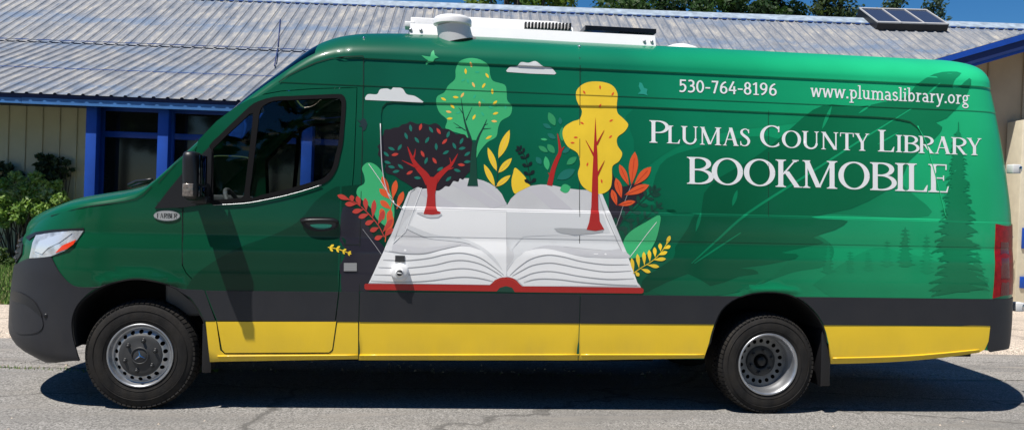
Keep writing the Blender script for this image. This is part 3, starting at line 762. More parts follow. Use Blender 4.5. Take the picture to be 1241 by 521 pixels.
# ---------------------------------------------------------------- roof kit
def rk(pts, y): return [un_v(a, b, y) for a, b in pts]
rp = rk([(497,27.5),(795,38.5)], .42); x0, x1, zt_ = rp[0][0], rp[1][0], (rp[0][2]+rp[1][2])/2-.014
k = MB(); k.add([(x0,.40,2.60),(x1,.40,2.60),(x1,.44,zt_),(x0,.44,zt_),(x0,.43,2.60),(x1,.43,2.60),(x1,.46,zt_-.002),(x0,.46,zt_-.002)], [[0,1,2,3],[3,2,6,7],[5,4,7,6],[1,5,6,2],[4,0,3,7]], WHITE)
k.box2((x0,1.55,2.55), (x1,1.58,zt_), WHITE, .004); k.box2((x0+.01,.45,2.60), (x0+.03,1.55,zt_-.03), WHITE); k.box2((x1-.03,.45,2.60), (x1-.01,1.55,zt_-.03), WHITE)
rail = k.build('roof_rail', van)
for px, py in ((497.5,38.5),(510,39.5),(781,51.5),(790,51)):
    p = un_v(px, py, .415); b = MB(); b.lathe([(0,-.010),(.008,-.010),(.012,-.004),(.013,.01)], SILV, 12, Matrix.Translation((p[0], .418, max(p[2], 2.665)))); b.build('bracket_bolt', rail)
b = MB(); p = un_v(494, 30, .5); b.box2((p[0]-.02,.48,p[2]-.02), (p[0]+.05,.6,p[2]+.02), WHITE, .004); b.build('rail_bracket', rail)
# air conditioner behind the rail, with a slotted grille
A0 = un_v(545,17,.72); A1 = un_v(693,25,.72); zt2 = A0[2]
ac = MB()
prof = [(A0[0]-.02,2.60),(A0[0]-.02,zt2-.03),(A0[0]+.03,zt2),(A1[0]-.16,zt2-.004),(A1[0]-.05,zt2-.05),(A1[0],2.60)]
prof = [(A0[0]-.05,2.60),(A0[0]-.05,zt2-.03),(A0[0],zt2),(A1[0]-.12,zt2+.0),(A1[0]-.02,zt2-.015),(A1[0]+.02,zt2-.05),(A1[0]+.02,2.60)]
n = len(prof); vs = []
for y, d in ((.72,.0),(.70,.012),(1.42,.012),(1.40,.0)): vs += [(x, y, z-(.0 if d else .0)) for x, z in prof]
vs = [(x, .66+.10*(z-2.6)/.2 if z > 2.61 else .66, z) for x, z in prof]+[(x, 1.40, z) for x, z in prof]
ac.add(vs, [list(range(n)), list(range(n, 2*n))[::-1]]+[[i, i+n, (i+1) % n+n, (i+1) % n] for i in range(n)], WHITE); acu = ac.build('air_conditioner', van)
q0 = un_v(498,25.3,.62); bs = MB(); bs.box2((q0[0],.50,2.58), (A0[0]-.06,.9,q0[2]), WHITE, .006); bs.build('base_box', acu)
sl = MB()
for i in range(14):
    px = 637.5+i*4.15; p = un_v(px, 30.0+i*.12, .695); sl.box2((p[0]-.0068,.700,p[2]-.024), (p[0]+.0068,.760,p[2]+.022), BLK)
sl.build('vent_slots', acu)
# mushroom vent
vc = un_v(548.5, 26.0, .33); vm = MB(); R_ = .138
vm.lathe([(0,-.032),(.08,-.031),(.115,-.026),(.132,-.016),(R_,.0),(R_,.030),(.125,.034),(0,.034)], WHITE, 48, Matrix.Translation((vc[0],vc[1],vc[2])) @ Matrix.Rotation(-pi/2, 4, 'X'), True)
vm.tube([(vc[0],vc[1],vc[2]-.02),(vc[0]+.03,vc[1]+.01,2.58)], [.118,.124], mat('vent_shade_grey', (.66,.66,.66), .5), 40); vm.build('roof_vent', van, sharp=50)  # pedestal grey carries the cap's shadow in its colour
sp = rk([(709,31),(795,36)], .95); so = MB(); so.box((.5*(sp[0][0]+sp[1][0]), 1.25, sp[0][2]-.02), (sp[1][0]-sp[0][0], .62, .035), mat('solar_black', (.01,.012,.02), .2, coat=.5)); so.build('solar_panel', van)
p0, p1 = un_v(804,57,.75), un_v(864,60,.75); dm = MB(); cxm = (p0[0]+p1[0])/2; rr_ = (p1[0]-p0[0])/2
dm.lathe([(0,-.085),(rr_*.35,-.078),(rr_*.65,-.055),(rr_*.9,-.022),(rr_,.02)], WHITE, 40, Matrix.Translation((cxm,.95,2.685)) @ Matrix.Rotation(-pi/2, 4, 'X')); dm.build('roof_dome', van)
# white lamp cap low on the flank, its little grey pad above
cx_, cz_ = solve(484.5, 329.5); y_ = F(cx_, cz_)[0][1]; T_ = Matrix.Translation((cx_, y_, cz_))
lc = MB(); lc.lathe([(0,-.062),(.022,-.062),(.026,-.058),(.028,-.052),(.034,-.05),(.050,-.048),(.058,-.040),(.060,-.02),(.062,.0)], WHITE, 40, T_); lc = lc.build('lamp_cap', van)
b = MB(); b.lathe([(.0,-.0635),(.020,-.0635),(.0215,-.061)], DGREY, 24, T_); b.tube([(cx_-.015,y_-.066,cz_),(cx_+.015,y_-.066,cz_-.004)], .004, WHITE, 6); b.build('cap_knob', lc)
a = solve(479,309.5); c = solve(490.5,317.5); mb = MB(); skin(mb, [[(a[0],a[1]),(c[0],a[1]),(c[0],c[1]),(a[0],c[1])]], DGREY, .008, thick=.006); mb.build('rubber_pad', van)
# rear latches seen past the corner
for px, py in ((1226,205),(1230,371)):
    z = un_v(px, py, .25)[2]; x = max(F(S1+(SR-S1)*q/40, z)[0][0] for q in range(14, 22)); mb = MB(); mb.box2((x-.02,.20,z-.035), (x+.05,.27,z+.035), mat('latch_white', (.7,.7,.7), .4), .006); mb.box2((x+.03,.195,z-.02), (x+.055,.275,z+.02), CHR, .004); mb.build('door_latch', van)

# wipers parked on the cowl
wp = MB()
for pts in ([(156,226,.55),(166,221.5,.50),(176,220.5,.46),(184,219.5,.42)], [(160,227.5,.60),(172,224,.55),(181,222,.48)]):
    P = [un_v(a, b, y) for a, b, y in pts]; wp.tube([(p[0], p[1], p[2]+.01) for p in P], .012, BLK, 6)
wp.build('wiper', van)
# ================================================================ THE WRAP: printed shapes, each a thin sheet on the side
def sprig(d, stem, m, ll, lw, n, start=.12, both_=True, ang=50, stemw=1., rev=False, l=None, pt=.6):
    P = crs(stem, 6, False); N = len(P)-1
    d.poly(band(P, stemw, 1, False), m, l)
    for i in range(n):
        t = start+(1-start)*i/(n-1); k = t*N; a = int(min(k, N-1)); p = (lerp(P[a][0], P[a+1][0], k-a), lerp(P[a][1], P[a+1][1], k-a))
        dx, dy = P[a+1][0]-P[a][0], P[a+1][1]-P[a][1]; L = math.hypot(dx, dy) or 1; dx /= L; dy /= L
        f = (1-.35*t)
        for sg in ((1, -1) if both_ else (1,)):
            q = radians(ang)*sg; ex, ey = dx*cos(q)-dy*sin(q), dx*sin(q)+dy*cos(q)
            d.poly(leaf(p, (p[0]+ex*ll*f, p[1]+ey*ll*f), lw*f, pt), m, l)
    d.poly(leaf(P[-1], (P[-1][0]+dx*ll*.7, P[-1][1]+dy*ll*.7), lw*.7, pt), m, l)
# --- landscape tones of the background print
d = Dec('hill_print', .6)
d.poly(crs([(224,352.5),(240,330),(285,302),(330,285),(362,268),(382,244),(404,228),(412,226)],3,False)+[(411,300),(410,352.2)], paint('print_hill', .62), .6)
d.poly(crs([(414,226),(438,224),(462,229),(485,240),(500,262),(505,352)],3,False)+[(413,352.4)], paint('print_hill_two', .55), .6)
d.done(); d = Dec('hill_print', .6)
d.poly(crs([(745,262),(790,248),(850,262),(905,284),(948,287),(984,283),(1010,300),(1000,322),(960,330),(900,352),(870,358)],4,False)+[(745,356.5)], MIDG, .6)
d.poly(crs([(786,335),(840,318),(905,318),(960,306),(930,340),(870,358),(800,357)],4), paint('print_shade_three', .72), 1.0)
d.poly([(1010,362)]+crs([(985,345),(1020,320),(1060,300),(1090,305),(1130,315),(1170,330),(1199,338)],4,False)+[(1199,363.2)], paint('print_far_hill', .86), .6)
d.poly(crs([(800,200),(850,178),(930,165),(990,190),(1060,196),(1100,230),(1125,262),(1000,259),(900,258),(800,255)],4), MIDG, .6)
d.poly(crs([(768,131.8),(900,136.4),(1000,140.2),(960,150),(880,160),(820,178),(775,205),(768,170)],3), paint('print_upper_shade', .82), .7)
d.done()
# --- plum background behind the left foliage
d = Dec('plum_print', 1.1); PL = mat('print_deep_plum', (.014,.012,.022), .4, coat=.4)
d.poly(crs([(413,262),(424,250),(440,262),(452,285),(466,300),(470,320),(461,331),(449,352),(436,352.5),(414,352.5)],3), PL)
d.done(); d = Dec('plum_print', 1.1)
d.poly(crs(Z('I', [(205,300),(222,330),(250,355),(300,340),(320,370),(300,400),(270,430),(240,470),(225,520),(205,470)]),3), mat('print_plum_two', (.02,.016,.024), .4, coat=.3))
d.done()
# --- feather
d = Dec('feather_print', 1.6)
fe = [(1165,89),(1151.5,87),(1132,90),(1110.8,102.6),(1097,118),(1070,124),(1039,129.8),(1008,126.7),(984.8,133.6),(961.6,153),(934.4,176.3),(907,195.7),(872.4,215),(853,234.4),(850,259.6),(841.4,259),(833.6,276.5),(818,299.8),
      (816,313),(783.3,334.7),(777.4,346),(783,354),(833.6,331.5),(860.8,346.3),(895.7,334.7),(919,331.6),(912,326),(895.7,325),(926.7,321),(963.5,313.3),(965,307.5),(946,305.6),(998.4,294),(984.8,287.4),(1012,278.4),(1027.4,268),
      (1008,265.7),(982.9,263),(1031,253),(1070,233.9),(1093.3,215),(1101,195.7),(1124,176),(1137.9,162.7),(1141.8,154),(1134,148.4),(1147.6,143.3),(1167,122),(1176.7,102.6),(1174.7,94.9),(1163,104.6),(1154.6,107.3),(1157,97)]
d.poly(crs(fe, 2), paint('print_feather', .44), 1.6)
QL = paint('print_quill', .95)
d.line([(1105,131.7),(1040,172),(975,214),(907,257.7),(870,290),(838,319)], [1,2.2,2.8,3.,2.6,1.2], QL, 2.4)
d.line([(897.6,282),(870,300),(841.4,319)], [1.2,2.2,1.4], QL, 2.4)
for a, b, w in (((1008,128.5),(996,157),2.6),((843,281),(850,256),2.4),((887.5,250),(893.5,230),3),((1056,127),(1040,138),1.6),((1090,160),(1062,176),1.2),((1140,100),(1120,118),1.5)): d.poly(leaf(a, b, w*1.6), QL, 2.4)
d.done()
# --- conifers
def pine(d, x, top, bot, w, m, seed, l_):
    r = random.Random(seed); H = bot-top; P = [[(x-.5, top), (x+.5, top), (x+w*.07, bot), (x-w*.07, bot)]]
    n = max(8, int(H/4.2))
    for i in range(n):
        t = (i+.4)/n; y = top+H*t; hw = w*.5*(.08+.92*t**.85)
        P.append([(x-hw*.42, y+H/n*.9), (x, y-H/n*1.2), (x+hw*.42, y+H/n*.9)])
        for sg in (-1, 1):
            l = hw*r.uniform(.62,1.12); dr = l*r.uniform(-.05,.32); th = H/n*r.uniform(.75,1.15)
            tip = (x+sg*l, y+dr); P.append([(x, y-th), (x+sg*l*.55, y+dr*.3-th*.5), tip, (x+sg*l*.6, y+dr*.6+th*.5), (x, y+th)])
            for k in range(3):
                f = r.uniform(.45,.95); q = (x+sg*l*f, y+dr*f); P.append([(q[0]-.9, q[1]-.6), (q[0]+sg*r.uniform(1.5,4), q[1]+r.uniform(1.,3.4)*H/190), (q[0]+.7, q[1]+.9)])
    d.poly(None, m, l_, union=P)
d = Dec('conifer_print', 2.4); PP = paint('print_pine', .54); PP2 = paint('print_pine_far', .80); PP3 = paint('print_pine_mid', .68)
pine(d, 1160.5, 160, 352, 74, PP, 3, 2.4)
d.poly([(1161,148),(1160,170),(1163,170),(1162,148)], PP, 2.4)
pine(d, 1097, 277, 322, 24, PP3, 5, 1.6); pine(d, 1184, 306, 350, 30, PP3, 8, 1.2); pine(d, 1003.5, 296, 330, 16, PP2, 9, 1.3); pine(d, 1075, 292, 322, 12, PP2, 11, 1.3); pine(d, 1123, 286, 330, 18, PP2, 12, 1.3); pine(d, 1030, 305, 330, 9, PP2, 13, 1.3); pine(d, 1052, 306, 328, 8, PP2, 14, 1.3)
d.done()
# --- green tree
d = Dec('green_tree_print', 1.0)
d.poly(crs(Z('K', [(158,110),(160,75),(175,45),(210,33),(250,38),(282,60),(288,95),(300,118),(342,132),(349,158),(352,190),(369,212),(362,245),(330,265),(318,290),(310,325),(278,345),(250,378),(237,402),(238,370),(240,340),(215,335),(185,316),(150,305),(122,292),(128,262),(100,235),(88,200),(92,175),(118,160),(132,135)]), 4), P_GREEN, 1.0)
d.poly(Z('K', [(203,507),(243,507),(239,470),(236,400),(236,345),(222,345),(216,400),(212,470)]), P_DTREE, 3.6)
d.line(Z('K', [(224,400),(216,340),(200,290),(190,250),(180,182)]), [4.6,4,2.6,1.6,.5], P_DTREE, 1.8); d.line(Z('K', [(230,370),(245,325),(262,292),(276,260)]), [4,2.6,1.8,.5], P_DTREE, 1.8)
for a, b in (((197,302),(152,272)),((198,264),(221,214)),((187,238),(171,216)),((262,296),(292,293)),((266,282),(280,276)),((185,292),(160,290))): d.line(Z('K', [a, b]), [1.3,.4], P_DTREE, 1.8, False)
for i, (x, y) in enumerate([(217,57),(197,82),(277,98),(226,132),(264,135),(296,157),(185,170),(115,185),(148,212),(134,232),(138,257),(160,178),(249,203),(306,198),(308,238),(303,267),(228,252),(283,327)]):
    a = [1.3,1.5,1.0,1.1,-1.0,1.5,-1.0,.5,.8,.2,-.1,.1,1.5,-.7,-.3,.1,-1.1,-.5][i]; c = Z('K', [(x, y)])[0]; r_ = 3.6 if i != 17 else 4.4
    d.poly(leaf((c[0]-cos(a)*r_, c[1]-sin(a)*r_), (c[0]+cos(a)*r_, c[1]+sin(a)*r_), 2.9), P_YEL if i % 3 else P_ORY, 1.8)
for i, (x, y) in enumerate([(240,85),(205,118),(188,115),(262,190),(230,175),(290,215),(345,215),(170,235),(260,240)]):
    c = Z('K', [(x, y)])[0]; a = i*1.3; d.poly(leaf((c[0]-cos(a)*3, c[1]-sin(a)*3), (c[0]+cos(a)*3, c[1]+sin(a)*3), 2.4), mat('print_leaf_teal', (.03,.42,.22), .4) if i == 0 else bpy.data.materials['print_leaf_teal'], 1.8)
d.done()
# --- the open book
d = Dec('book_print', 1.2)
bk = [(444,347),(447,342.6),(458.6,317.5),(464,306.3),(469.9,292.2),(475.3,282.3),(489.5,248.5),(496,234),(497.4,230.6),(502,231),(505.4,226.3),(512,228.5),(530,229),(537,222),(544.8,221.2),(550,217.5),(559.8,216),(574.8,216.2),(586,219),(593.8,222.5),(601,227),(608,235),(614.5,248.6),(619,241),(626,234.2),(633,228.5),(642,225.3),(655,223.6),(668,224.2),(683,227.6),(700,229.8),(722,231),(728.8,235),(750,284),(777,349)]
d.poly(bk, P_BACK, 1.4)
# upper page fields
JZ = lambda *p: Z('J', list(p))
d.poly(JZ((232,47),(617,60),(617,362),(600,340),(560,270),(500,215),(420,172),(300,158),(200,118)), P_WHITE, 2.2)
d.poly(JZ((182,95),(232,47),(200,118),(128,197),(150,150)), P_PAGE2, 2.2)
d.poly(JZ((617,60),(1046,66),(1100,190),(1112,222),(1040,225),(930,215),(820,203),(740,212),(680,240),(640,280),(617,310)), P_PAGE2, 2.2)
d.poly([(614.2,256),(702,257.4),(735,257.9),(748,284),(747.6,285.7),(614.2,285)], P_WHITE, 2.8)
d.poly(JZ((617,60),(1030,66),(1062,150),(800,160),(690,165),(640,220),(617,300)), P_PAGE2, 3.2)
# page block, left and right
d.poly(JZ((128,197),(98,205),(86,235),(66,275))+JZ((25,364),(545,372),(570,350),(612,335))+crs(JZ((604,300),(560,262),(520,228),(470,202),(410,197),(340,207),(260,215),(180,207),(128,197)),3,False), P_WHITE, 2.6)
d.poly(JZ((1112,218),(1140,255),(1184,378),(690,378),(660,350),(618,335))+crs(JZ((618,318),(650,270),(700,228),(760,208),(820,203),(900,215),(960,228),(1040,228),(1112,218)),3,False), P_WHITE, 2.6)
# shadow bands under the upper leaves
d.poly(JZ((130,197),(180,206),(260,214),(340,206),(410,195),(440,196),(470,201),(520,227),(500,221),(460,208),(410,205),(370,211),(330,222),(260,239),(220,242),(180,240),(130,234),(90,229),(102,205)), P_PAGE, 3.2)
d.poly(crs(JZ((200,118),(290,152),(380,168),(450,180),(520,215),(570,262),(600,312),(560,268),(500,218),(440,192),(360,182),(280,172),(185,130)),3), P_PAGE2, 3.4)
d.poly(crs(JZ((1098,218),(1040,228),(960,228),(900,215),(820,203),(760,208),(700,228),(740,218),(800,218),(860,232),(930,248),(1000,255),(1142,256),(1120,225)),3), P_PAGE, 3.2)
for side, lines in ((0, [[(86,265),(180,268),(280,258),(360,240),(430,236),(500,255),(560,295),(604,330)],[(66,297),(180,300),(300,288),(380,270),(440,268),(510,285),(570,318),(596,335)],[(48,328),(160,330),(280,322),(380,305),(450,303),(520,318),(575,342)],[(34,355),(160,360),(280,355),(400,340),(470,340),(520,348),(560,358)],[(112,228),(180,238),(260,238),(340,220),(420,203)]]),
                    (1, [[(1142,285),(1040,285),(940,272),(860,252),(790,244),(720,262),(665,300),(630,332)],[(1152,312),(1040,316),(930,300),(860,286),(800,278),(730,288),(680,312),(640,335)],[(1163,345),(1050,348),(930,335),(850,320),(790,314),(730,322),(690,338),(662,350)],[(1178,374),(1050,370),(930,360),(850,350),(780,346),(730,350),(690,362)]])):
    for ln in lines: d.line(Z('J', ln), [.5]+[.9]*(len(ln)-2)+[.4], P_LINE, 4.0)
d.line(JZ((617,60),(617,330)), .7, P_PAGE, 4.0, False)
# vertical edges of the pages at the left
d.poly(Z('C', [(325,82),(300,100),(235,290),(228,322),(203,318),(292,100)]), P_PAGE2, 3.6); d.line(Z('C', [(340,85),(280,245),(232,292)]), .9, P_WHITE, 4.0, False)
d.line(Z('D', [(385,108),(412,190),(470,318)]), 1.0, P_SH, 4.0, False); d.poly(Z('D', [(383,108),(398,108),(498,345),(470,318)]), P_PAGE2, 3.6)
# pale tints across the tops of the pages
for a, b, c, e in (((548,224),(562,219),(610,249),(596,253)),((568,217),(582,218),(614,246),(612,250)),((640,229),(660,224.5),(694,254),(668,253)),((505,232),(520,230),(560,252),(535,252))): d.poly([a, b, c, e], mat('print_tint', (.56,.55,.58), .4) if 'print_tint' not in bpy.data.materials else bpy.data.materials['print_tint'], 2.0)
# tree shadows on the pages
d.poly(JZ((228,62),(255,60),(262,72),(335,66),(340,72),(322,84),(290,86),(270,82),(250,74)), P_PAGE, 4.6); d.poly(JZ((820,130),(850,128),(960,132),(1032,136),(1030,146),(990,152),(910,159),(850,150),(832,143)), P_SH, 4.6)
# covers and spine
d.poly(Z('J', [(10,367),(545,373),(553,366),(566,352),(588,342),(615,339),(642,343),(660,354),(672,368),(684,378),(1196,384),(1205,392),(1204,405),(1196,409),(652,403),(640,384),(614,377),(588,384),(574,400),(12,393),(6,386),(6,372)]), P_RED, 4.8)
d.poly(Z('J', [(574,401),(588,384),(614,377),(640,384),(652,403.5)]), P_DTREE, 4.8)
d.line(Z('J', [(560,366),(580,352),(615,346),(648,354),(668,372)]), .9, mat('print_spine_red', (.55,.05,.03), .4), 5.4)
d.done()
# --- dark tree with the red trunk
d = Dec('dark_tree_print', 1.9)
cg = Z('G', [(105,70),(128,68),(150,60),(172,58),(190,45),(212,40),(230,30),(262,42),(290,38),(322,46),(350,38),(372,50),(385,65),(410,66),(430,75),(452,92),(470,90),(495,94),(505,108),(522,112),(535,140),(550,165),(548,195),(535,215),(530,240),(532,262),(515,275),(500,290),(485,312),(470,305),(462,322),(440,318),(430,330),(418,345),(400,343),(385,355),(365,365),(340,360),(310,352),(288,356),(268,346),(248,358),(235,345),(200,322),(178,310),(150,290),(118,282),(105,262),(112,240),(95,225),(85,205),(72,190),(78,165),(70,150),(86,132),(80,110),(98,95)])
d.poly(crs(cg, 3), P_PLUM, 1.9)
d.poly(Z('G', [(293,478),(297,465),(306,440),(312,390),(308,330),(296,305),(330,298),(364,303),(357,340),(350,380),(352,440),(360,462),(378,470),(372,478),(335,482)]), P_RED, 5.2)
d.line(Z('G', [(322,330),(300,290),(268,255),(240,212),(216,152)]), [10,8.5,6.5,4,.6], P_RED, 2.7); d.line(Z('G', [(338,335),(362,300),(395,268),(428,240),(460,186)]), [9,7.5,5.5,3.6,.5], P_RED, 2.7)
for a, b, w in (((268,255),(188,218),3.4),((240,215),(254,163),3),((405,262),(440,252),2.4),((425,245),(420,205),2.2)): d.line(Z('G', [a, ((a[0]+b[0])/2+3, (a[1]+b[1])/2+2), b]), [w, w*.6, .4], P_RED, 2.7)
rnd = random.Random(4)
for m, L in ((P_TEAL, [(231,62,1.4),(209,100,1.2),(178,155,-1),(138,162,.4),(112,188,.7),(261,120,.9),(311,120,-1),(330,70,1),(355,152,1.5),(413,93,-1.2),(402,180,-.5),(443,148,1.1),(478,125,-1.1),(481,160,-.2),(506,187,-.6),(506,225,-.1),(457,267,.3),(415,308,-.7),(374,260,-.5),(306,220,-1.2),(264,303,.1),(182,248,.7),(138,250,.2),(160,272,-.2),(118,228,.3)]),
             (P_RED2, [(279,57,-1.3),(367,77,1),(396,127,-.8),(289,187,1.1),(155,190,-.2),(347,220,1),(226,278,-.5),(477,240,.1)])):
    for x, y, a in L:
        c = Z('G', [(x, y)])[0]; r_ = 4.4; d.poly(leaf((c[0]-cos(a)*r_, c[1]-sin(a)*r_), (c[0]+cos(a)*r_, c[1]+sin(a)*r_), 3.6), m, 2.7)
d.done()
# --- foliage left of the book
d = Dec('left_foliage_print', 2.0)
d.poly(crs(Z('M', [(112,40),(130,21),(155,26),(178,48),(198,92),(214,130),(224,172),(224,215),(213,250),(190,240),(163,217),(150,190),(132,168),(106,146),(93,130),(98,108),(120,93),(120,68)]), 4), P_GREEN, 2.0)
d.line(Z('M', [(135,25),(175,82),(205,130),(226,165)]), .6, P_WHITE, 5.6); d.line(Z('M', [(114,253),(150,300),(180,342)]), .55, P_LINE, 2.6)
for a, b in (((222,115),(193,42)),((232,128),(245,56)),((247,165),(272,98)),((226,128),(183,88)),((228,165),(186,132)),((213,218),(226,165)),((210,265),(233,188)),((200,205),(190,160))): a, b = Z('C', [a, b]); d.poly(leaf(a, b, 7.2, .62), P_OR, 3.0)
d.line(Z('C', [(205,285),(212,210),(228,150),(236,110)]), 1., P_OR, 2.9)
stem = Z('C', [(48,122),(95,140),(140,178),(180,225),(202,268)]); d.line(stem, 1., P_RED2, 3.5)
for a, b in (((75,130),(27,112)),((85,136),(78,112)),((100,145),(55,145)),((112,152),(100,115)),((125,165),(82,175)),((135,172),(130,122)),((145,182),(105,195)),((158,198),(165,128)),((165,205),(130,220)),((178,222),(200,168)),((182,232),(148,245)),((195,250),(232,200)),((198,262),(165,275)),((200,265),(235,235))): a, b = Z('C', [a, b]); d.poly(leaf(a, b, 6., .62), P_RED2, 3.6)
sprig(d, Z('C', [(-8,305),(30,312),(66,325)]), P_YEL, 6.8, 3., 4, .1, ang=-40, l=3.)
d.done()
# --- foliage behind the book, middle
d = Dec('middle_foliage_print', 1.9)
HZ = lambda *p: Z('H', list(p))
for a, b, w in (((105,268),(163,120),9.5),((95,335),(48,212),7.5),((104,345),(175,268),7.5),((85,415),(28,300),7),((90,418),(168,358),6.5)):
    a, b = HZ(a, b); d.poly(leaf(a, b, w, .5), P_YEL, 1.9); d.line([a, (lerp(a[0], b[0], .85), lerp(a[1], b[1], .85))], .6, P_ORY, 2.6, False)
d.line(HZ((92,425),(98,370),(104,320),(110,262)), [1.4,1.2,1,.6], P_DTREE, 2.5)
d.poly(crs(HZ((192,318),(225,345),(250,375),(245,392),(272,412),(250,425),(210,445),(190,455),(176,425),(173,385),(182,345)),3), P_YEL, 1.9)
sprig(d, HZ((275,412),(265,340),(245,262),(218,225)), P_BLK, 9, 4.6, 6, .08, ang=55, stemw=.8, l=2.7)
d.line(HZ((373,412),(392,330),(410,280),(428,238),(424,190),(415,140)), [6.5,5.6,5,4,2.6,1], P_RED, 2.5); d.line(HZ((428,240),(450,208)), [2.6,.8], P_RED, 2.5, False); d.line(HZ((386,368),(366,345)), [2.4,.8], P_RED, 2.5, False)
for a, b, w, m in (((402,98),(368,28),8.4,P_GRN2),((432,92),(427,54),4.6,P_TEAL),((382,112),(338,88),5,P_TEAL),((406,166),(362,140),5.6,P_TEAL),((400,242),(362,195),7.5,P_GRN2),((364,236),(315,205),5.8,P_GRN2),((364,332),(352,258),7,P_GREEN),((330,300),(303,262),6.5,P_TEAL),((463,302),(516,262),7.5,P_GRN2),((412,378),(508,328),11,P_TEAL),((440,180),(440,104),7,P_GRN2),((440,240),(482,214),6,P_TEAL),((326,168),(362,172),3,P_GREEN),((428,436),(484,420),11,P_GREEN)): a, b = HZ(a, b); d.poly(leaf(a, b, w), m, 2.0)
d.done()
# --- yellow tree
d = Dec('yellow_tree_print', 2.6)
d.poly(crs(Z('I', [(100,78),(102,50),(130,28),(172,24),(212,35),(230,62),(228,95),(230,122),(248,140),(264,160),(252,182),(230,200),(230,225),(245,250),(235,275),(214,292),(213,330),(206,362),(180,378),(150,374),(118,352),(105,315),(112,285),(104,250),(72,228),(57,195),(62,168),(88,150),(110,142),(118,118),(108,98)]), 4), P_YEL, 2.6)
d.poly(Z('I', [(132,491),(140,468),(147,420),(150,330),(154,250),(160,136),(166,250),(168,330),(169,420),(174,465),(188,490),(160,495)]), P_RED, 5.6)
for a, b, w in (((158,262),(129,208),2.6),((164,222),(188,177),2.6),((164,322),(189,273),2.8)): d.line(Z('I', [a, b]), [w,.4], P_RED, 5.6, False)
for x, y, a in ((125,58,1),(175,42,1.5),(215,63,-1),(175,100,-1),(118,155,.5),(98,200,0),(88,217,.1),(210,147,-.5),(208,198,-.7),(135,285,-1.3),(180,338,1.4)):
    c = Z('I', [(x, y)])[0]; r_ = 2.6; d.poly(leaf((c[0]-cos(a)*r_, c[1]-sin(a)*r_), (c[0]+cos(a)*r_, c[1]+sin(a)*r_), 2.2), P_OR, 3.4)
d.done()
# --- foliage right of the book
d = Dec('right_foliage_print', 1.9)
sprig(d, Z('I', [(215,500),(270,440),(325,385),(345,372)]), P_DTREE, 14, 5.5, 8, .1, l=1.9, stemw=.8); sprig(d, Z('I', [(250,520),(300,470),(355,420)]), P_DTREE, 12, 4.5, 6, .1, l=1.9, stemw=.8)
d.line(Z('I', [(218,505),(250,410),(276,345)]), .6, P_LINE, 2.6)
for a, b, w in (((266,352),(236,285),8),((274,350),(285,245),11),((282,352),(336,293),10.5),((252,382),(330,350),10),((243,392),(225,328),8.5),((228,415),(212,364),7),((230,414),(287,402),6.5)):
    a, b = Z('I', [a, b]); d.poly(leaf(a, b, w, .58), P_OR, 3.2); d.line([a, (lerp(a[0], b[0], .8), lerp(a[1], b[1], .8))], .5, P_RED, 3.8, False)
d.poly(crs(Z('D', [(612,187),(608,240),(592,290),(560,335),(520,345),(497,345),(480,318),(478,280),(505,245),(560,212)]),4), P_GREEN, 2.6)
d.line(Z('D', [(600,212),(560,262),(525,310),(498,345)]), .6, P_WHITE, 3.4)
stem = Z('D', [(512,402),(545,380),(585,355),(620,320),(648,272)]); d.line(stem, .8, P_YEL, 3.4)
for a, b in (((515,400),(507,345)),((520,395),(535,412)),((535,385),(528,330)),((540,385),(578,398)),((555,375),(552,322)),((562,370),(610,378)),((575,362),(572,315)),((585,352),(635,348)),((595,345),(592,305)),((605,335),(640,322)),((615,322),(612,290)),((625,312),(652,300)),((635,298),(650,262))): a, b = Z('D', [a, b]); d.poly(leaf(a, b, 4.6, .65), P_YEL, 3.6)
d.done()
# --- clouds and birds
d = Dec('cloud_print', 2.0); CLD = mat('print_cloud', (.66,.68,.68), .4, coat=.2)
d.poly(crs(Z('A', [(110,180),(120,168),(148,168),(158,153),(180,150),(192,154),(202,146),(228,150),(242,168),(268,174),(295,192)]),4,False)+Z('A', [(292,195),(230,191),(112,186)]), CLD).done()
d = Dec('cloud_print', 2.0)
d.poly(crs(Z('B', [(35,94),(47,82),(68,80),(82,67),(105,69),(128,64),(152,80),(176,84),(193,102)]),4,False)+Z('B', [(188,106),(110,103),(38,98)]), CLD).done()
d = Dec('bird_print', 2.0); d.poly(Z('A', [(289,46),(300,48),(316,50),(320,36),(327,29),(331,45),(343,53),(331,56),(325,66),(312,70),(303,76),(302,68),(310,62),(300,56)]), P_GREEN).done()
d = Dec('bird_print', 2.0); d.poly(Z('A', [(85,248),(96,252),(102,243),(112,247),(118,262),(112,280),(102,285),(104,272),(90,268),(98,262)]), mat('print_dark_bird', (.012,.03,.035), .4)).done()
d = Dec('bird_print', 2.0); d.poly(Z('B', [(456,130),(464,134),(470,148),(481,152),(478,165),(482,173),(470,168),(450,167),(460,158),(453,143)]), mat('print_teal_bird', (.02,.30,.22), .4)).done()
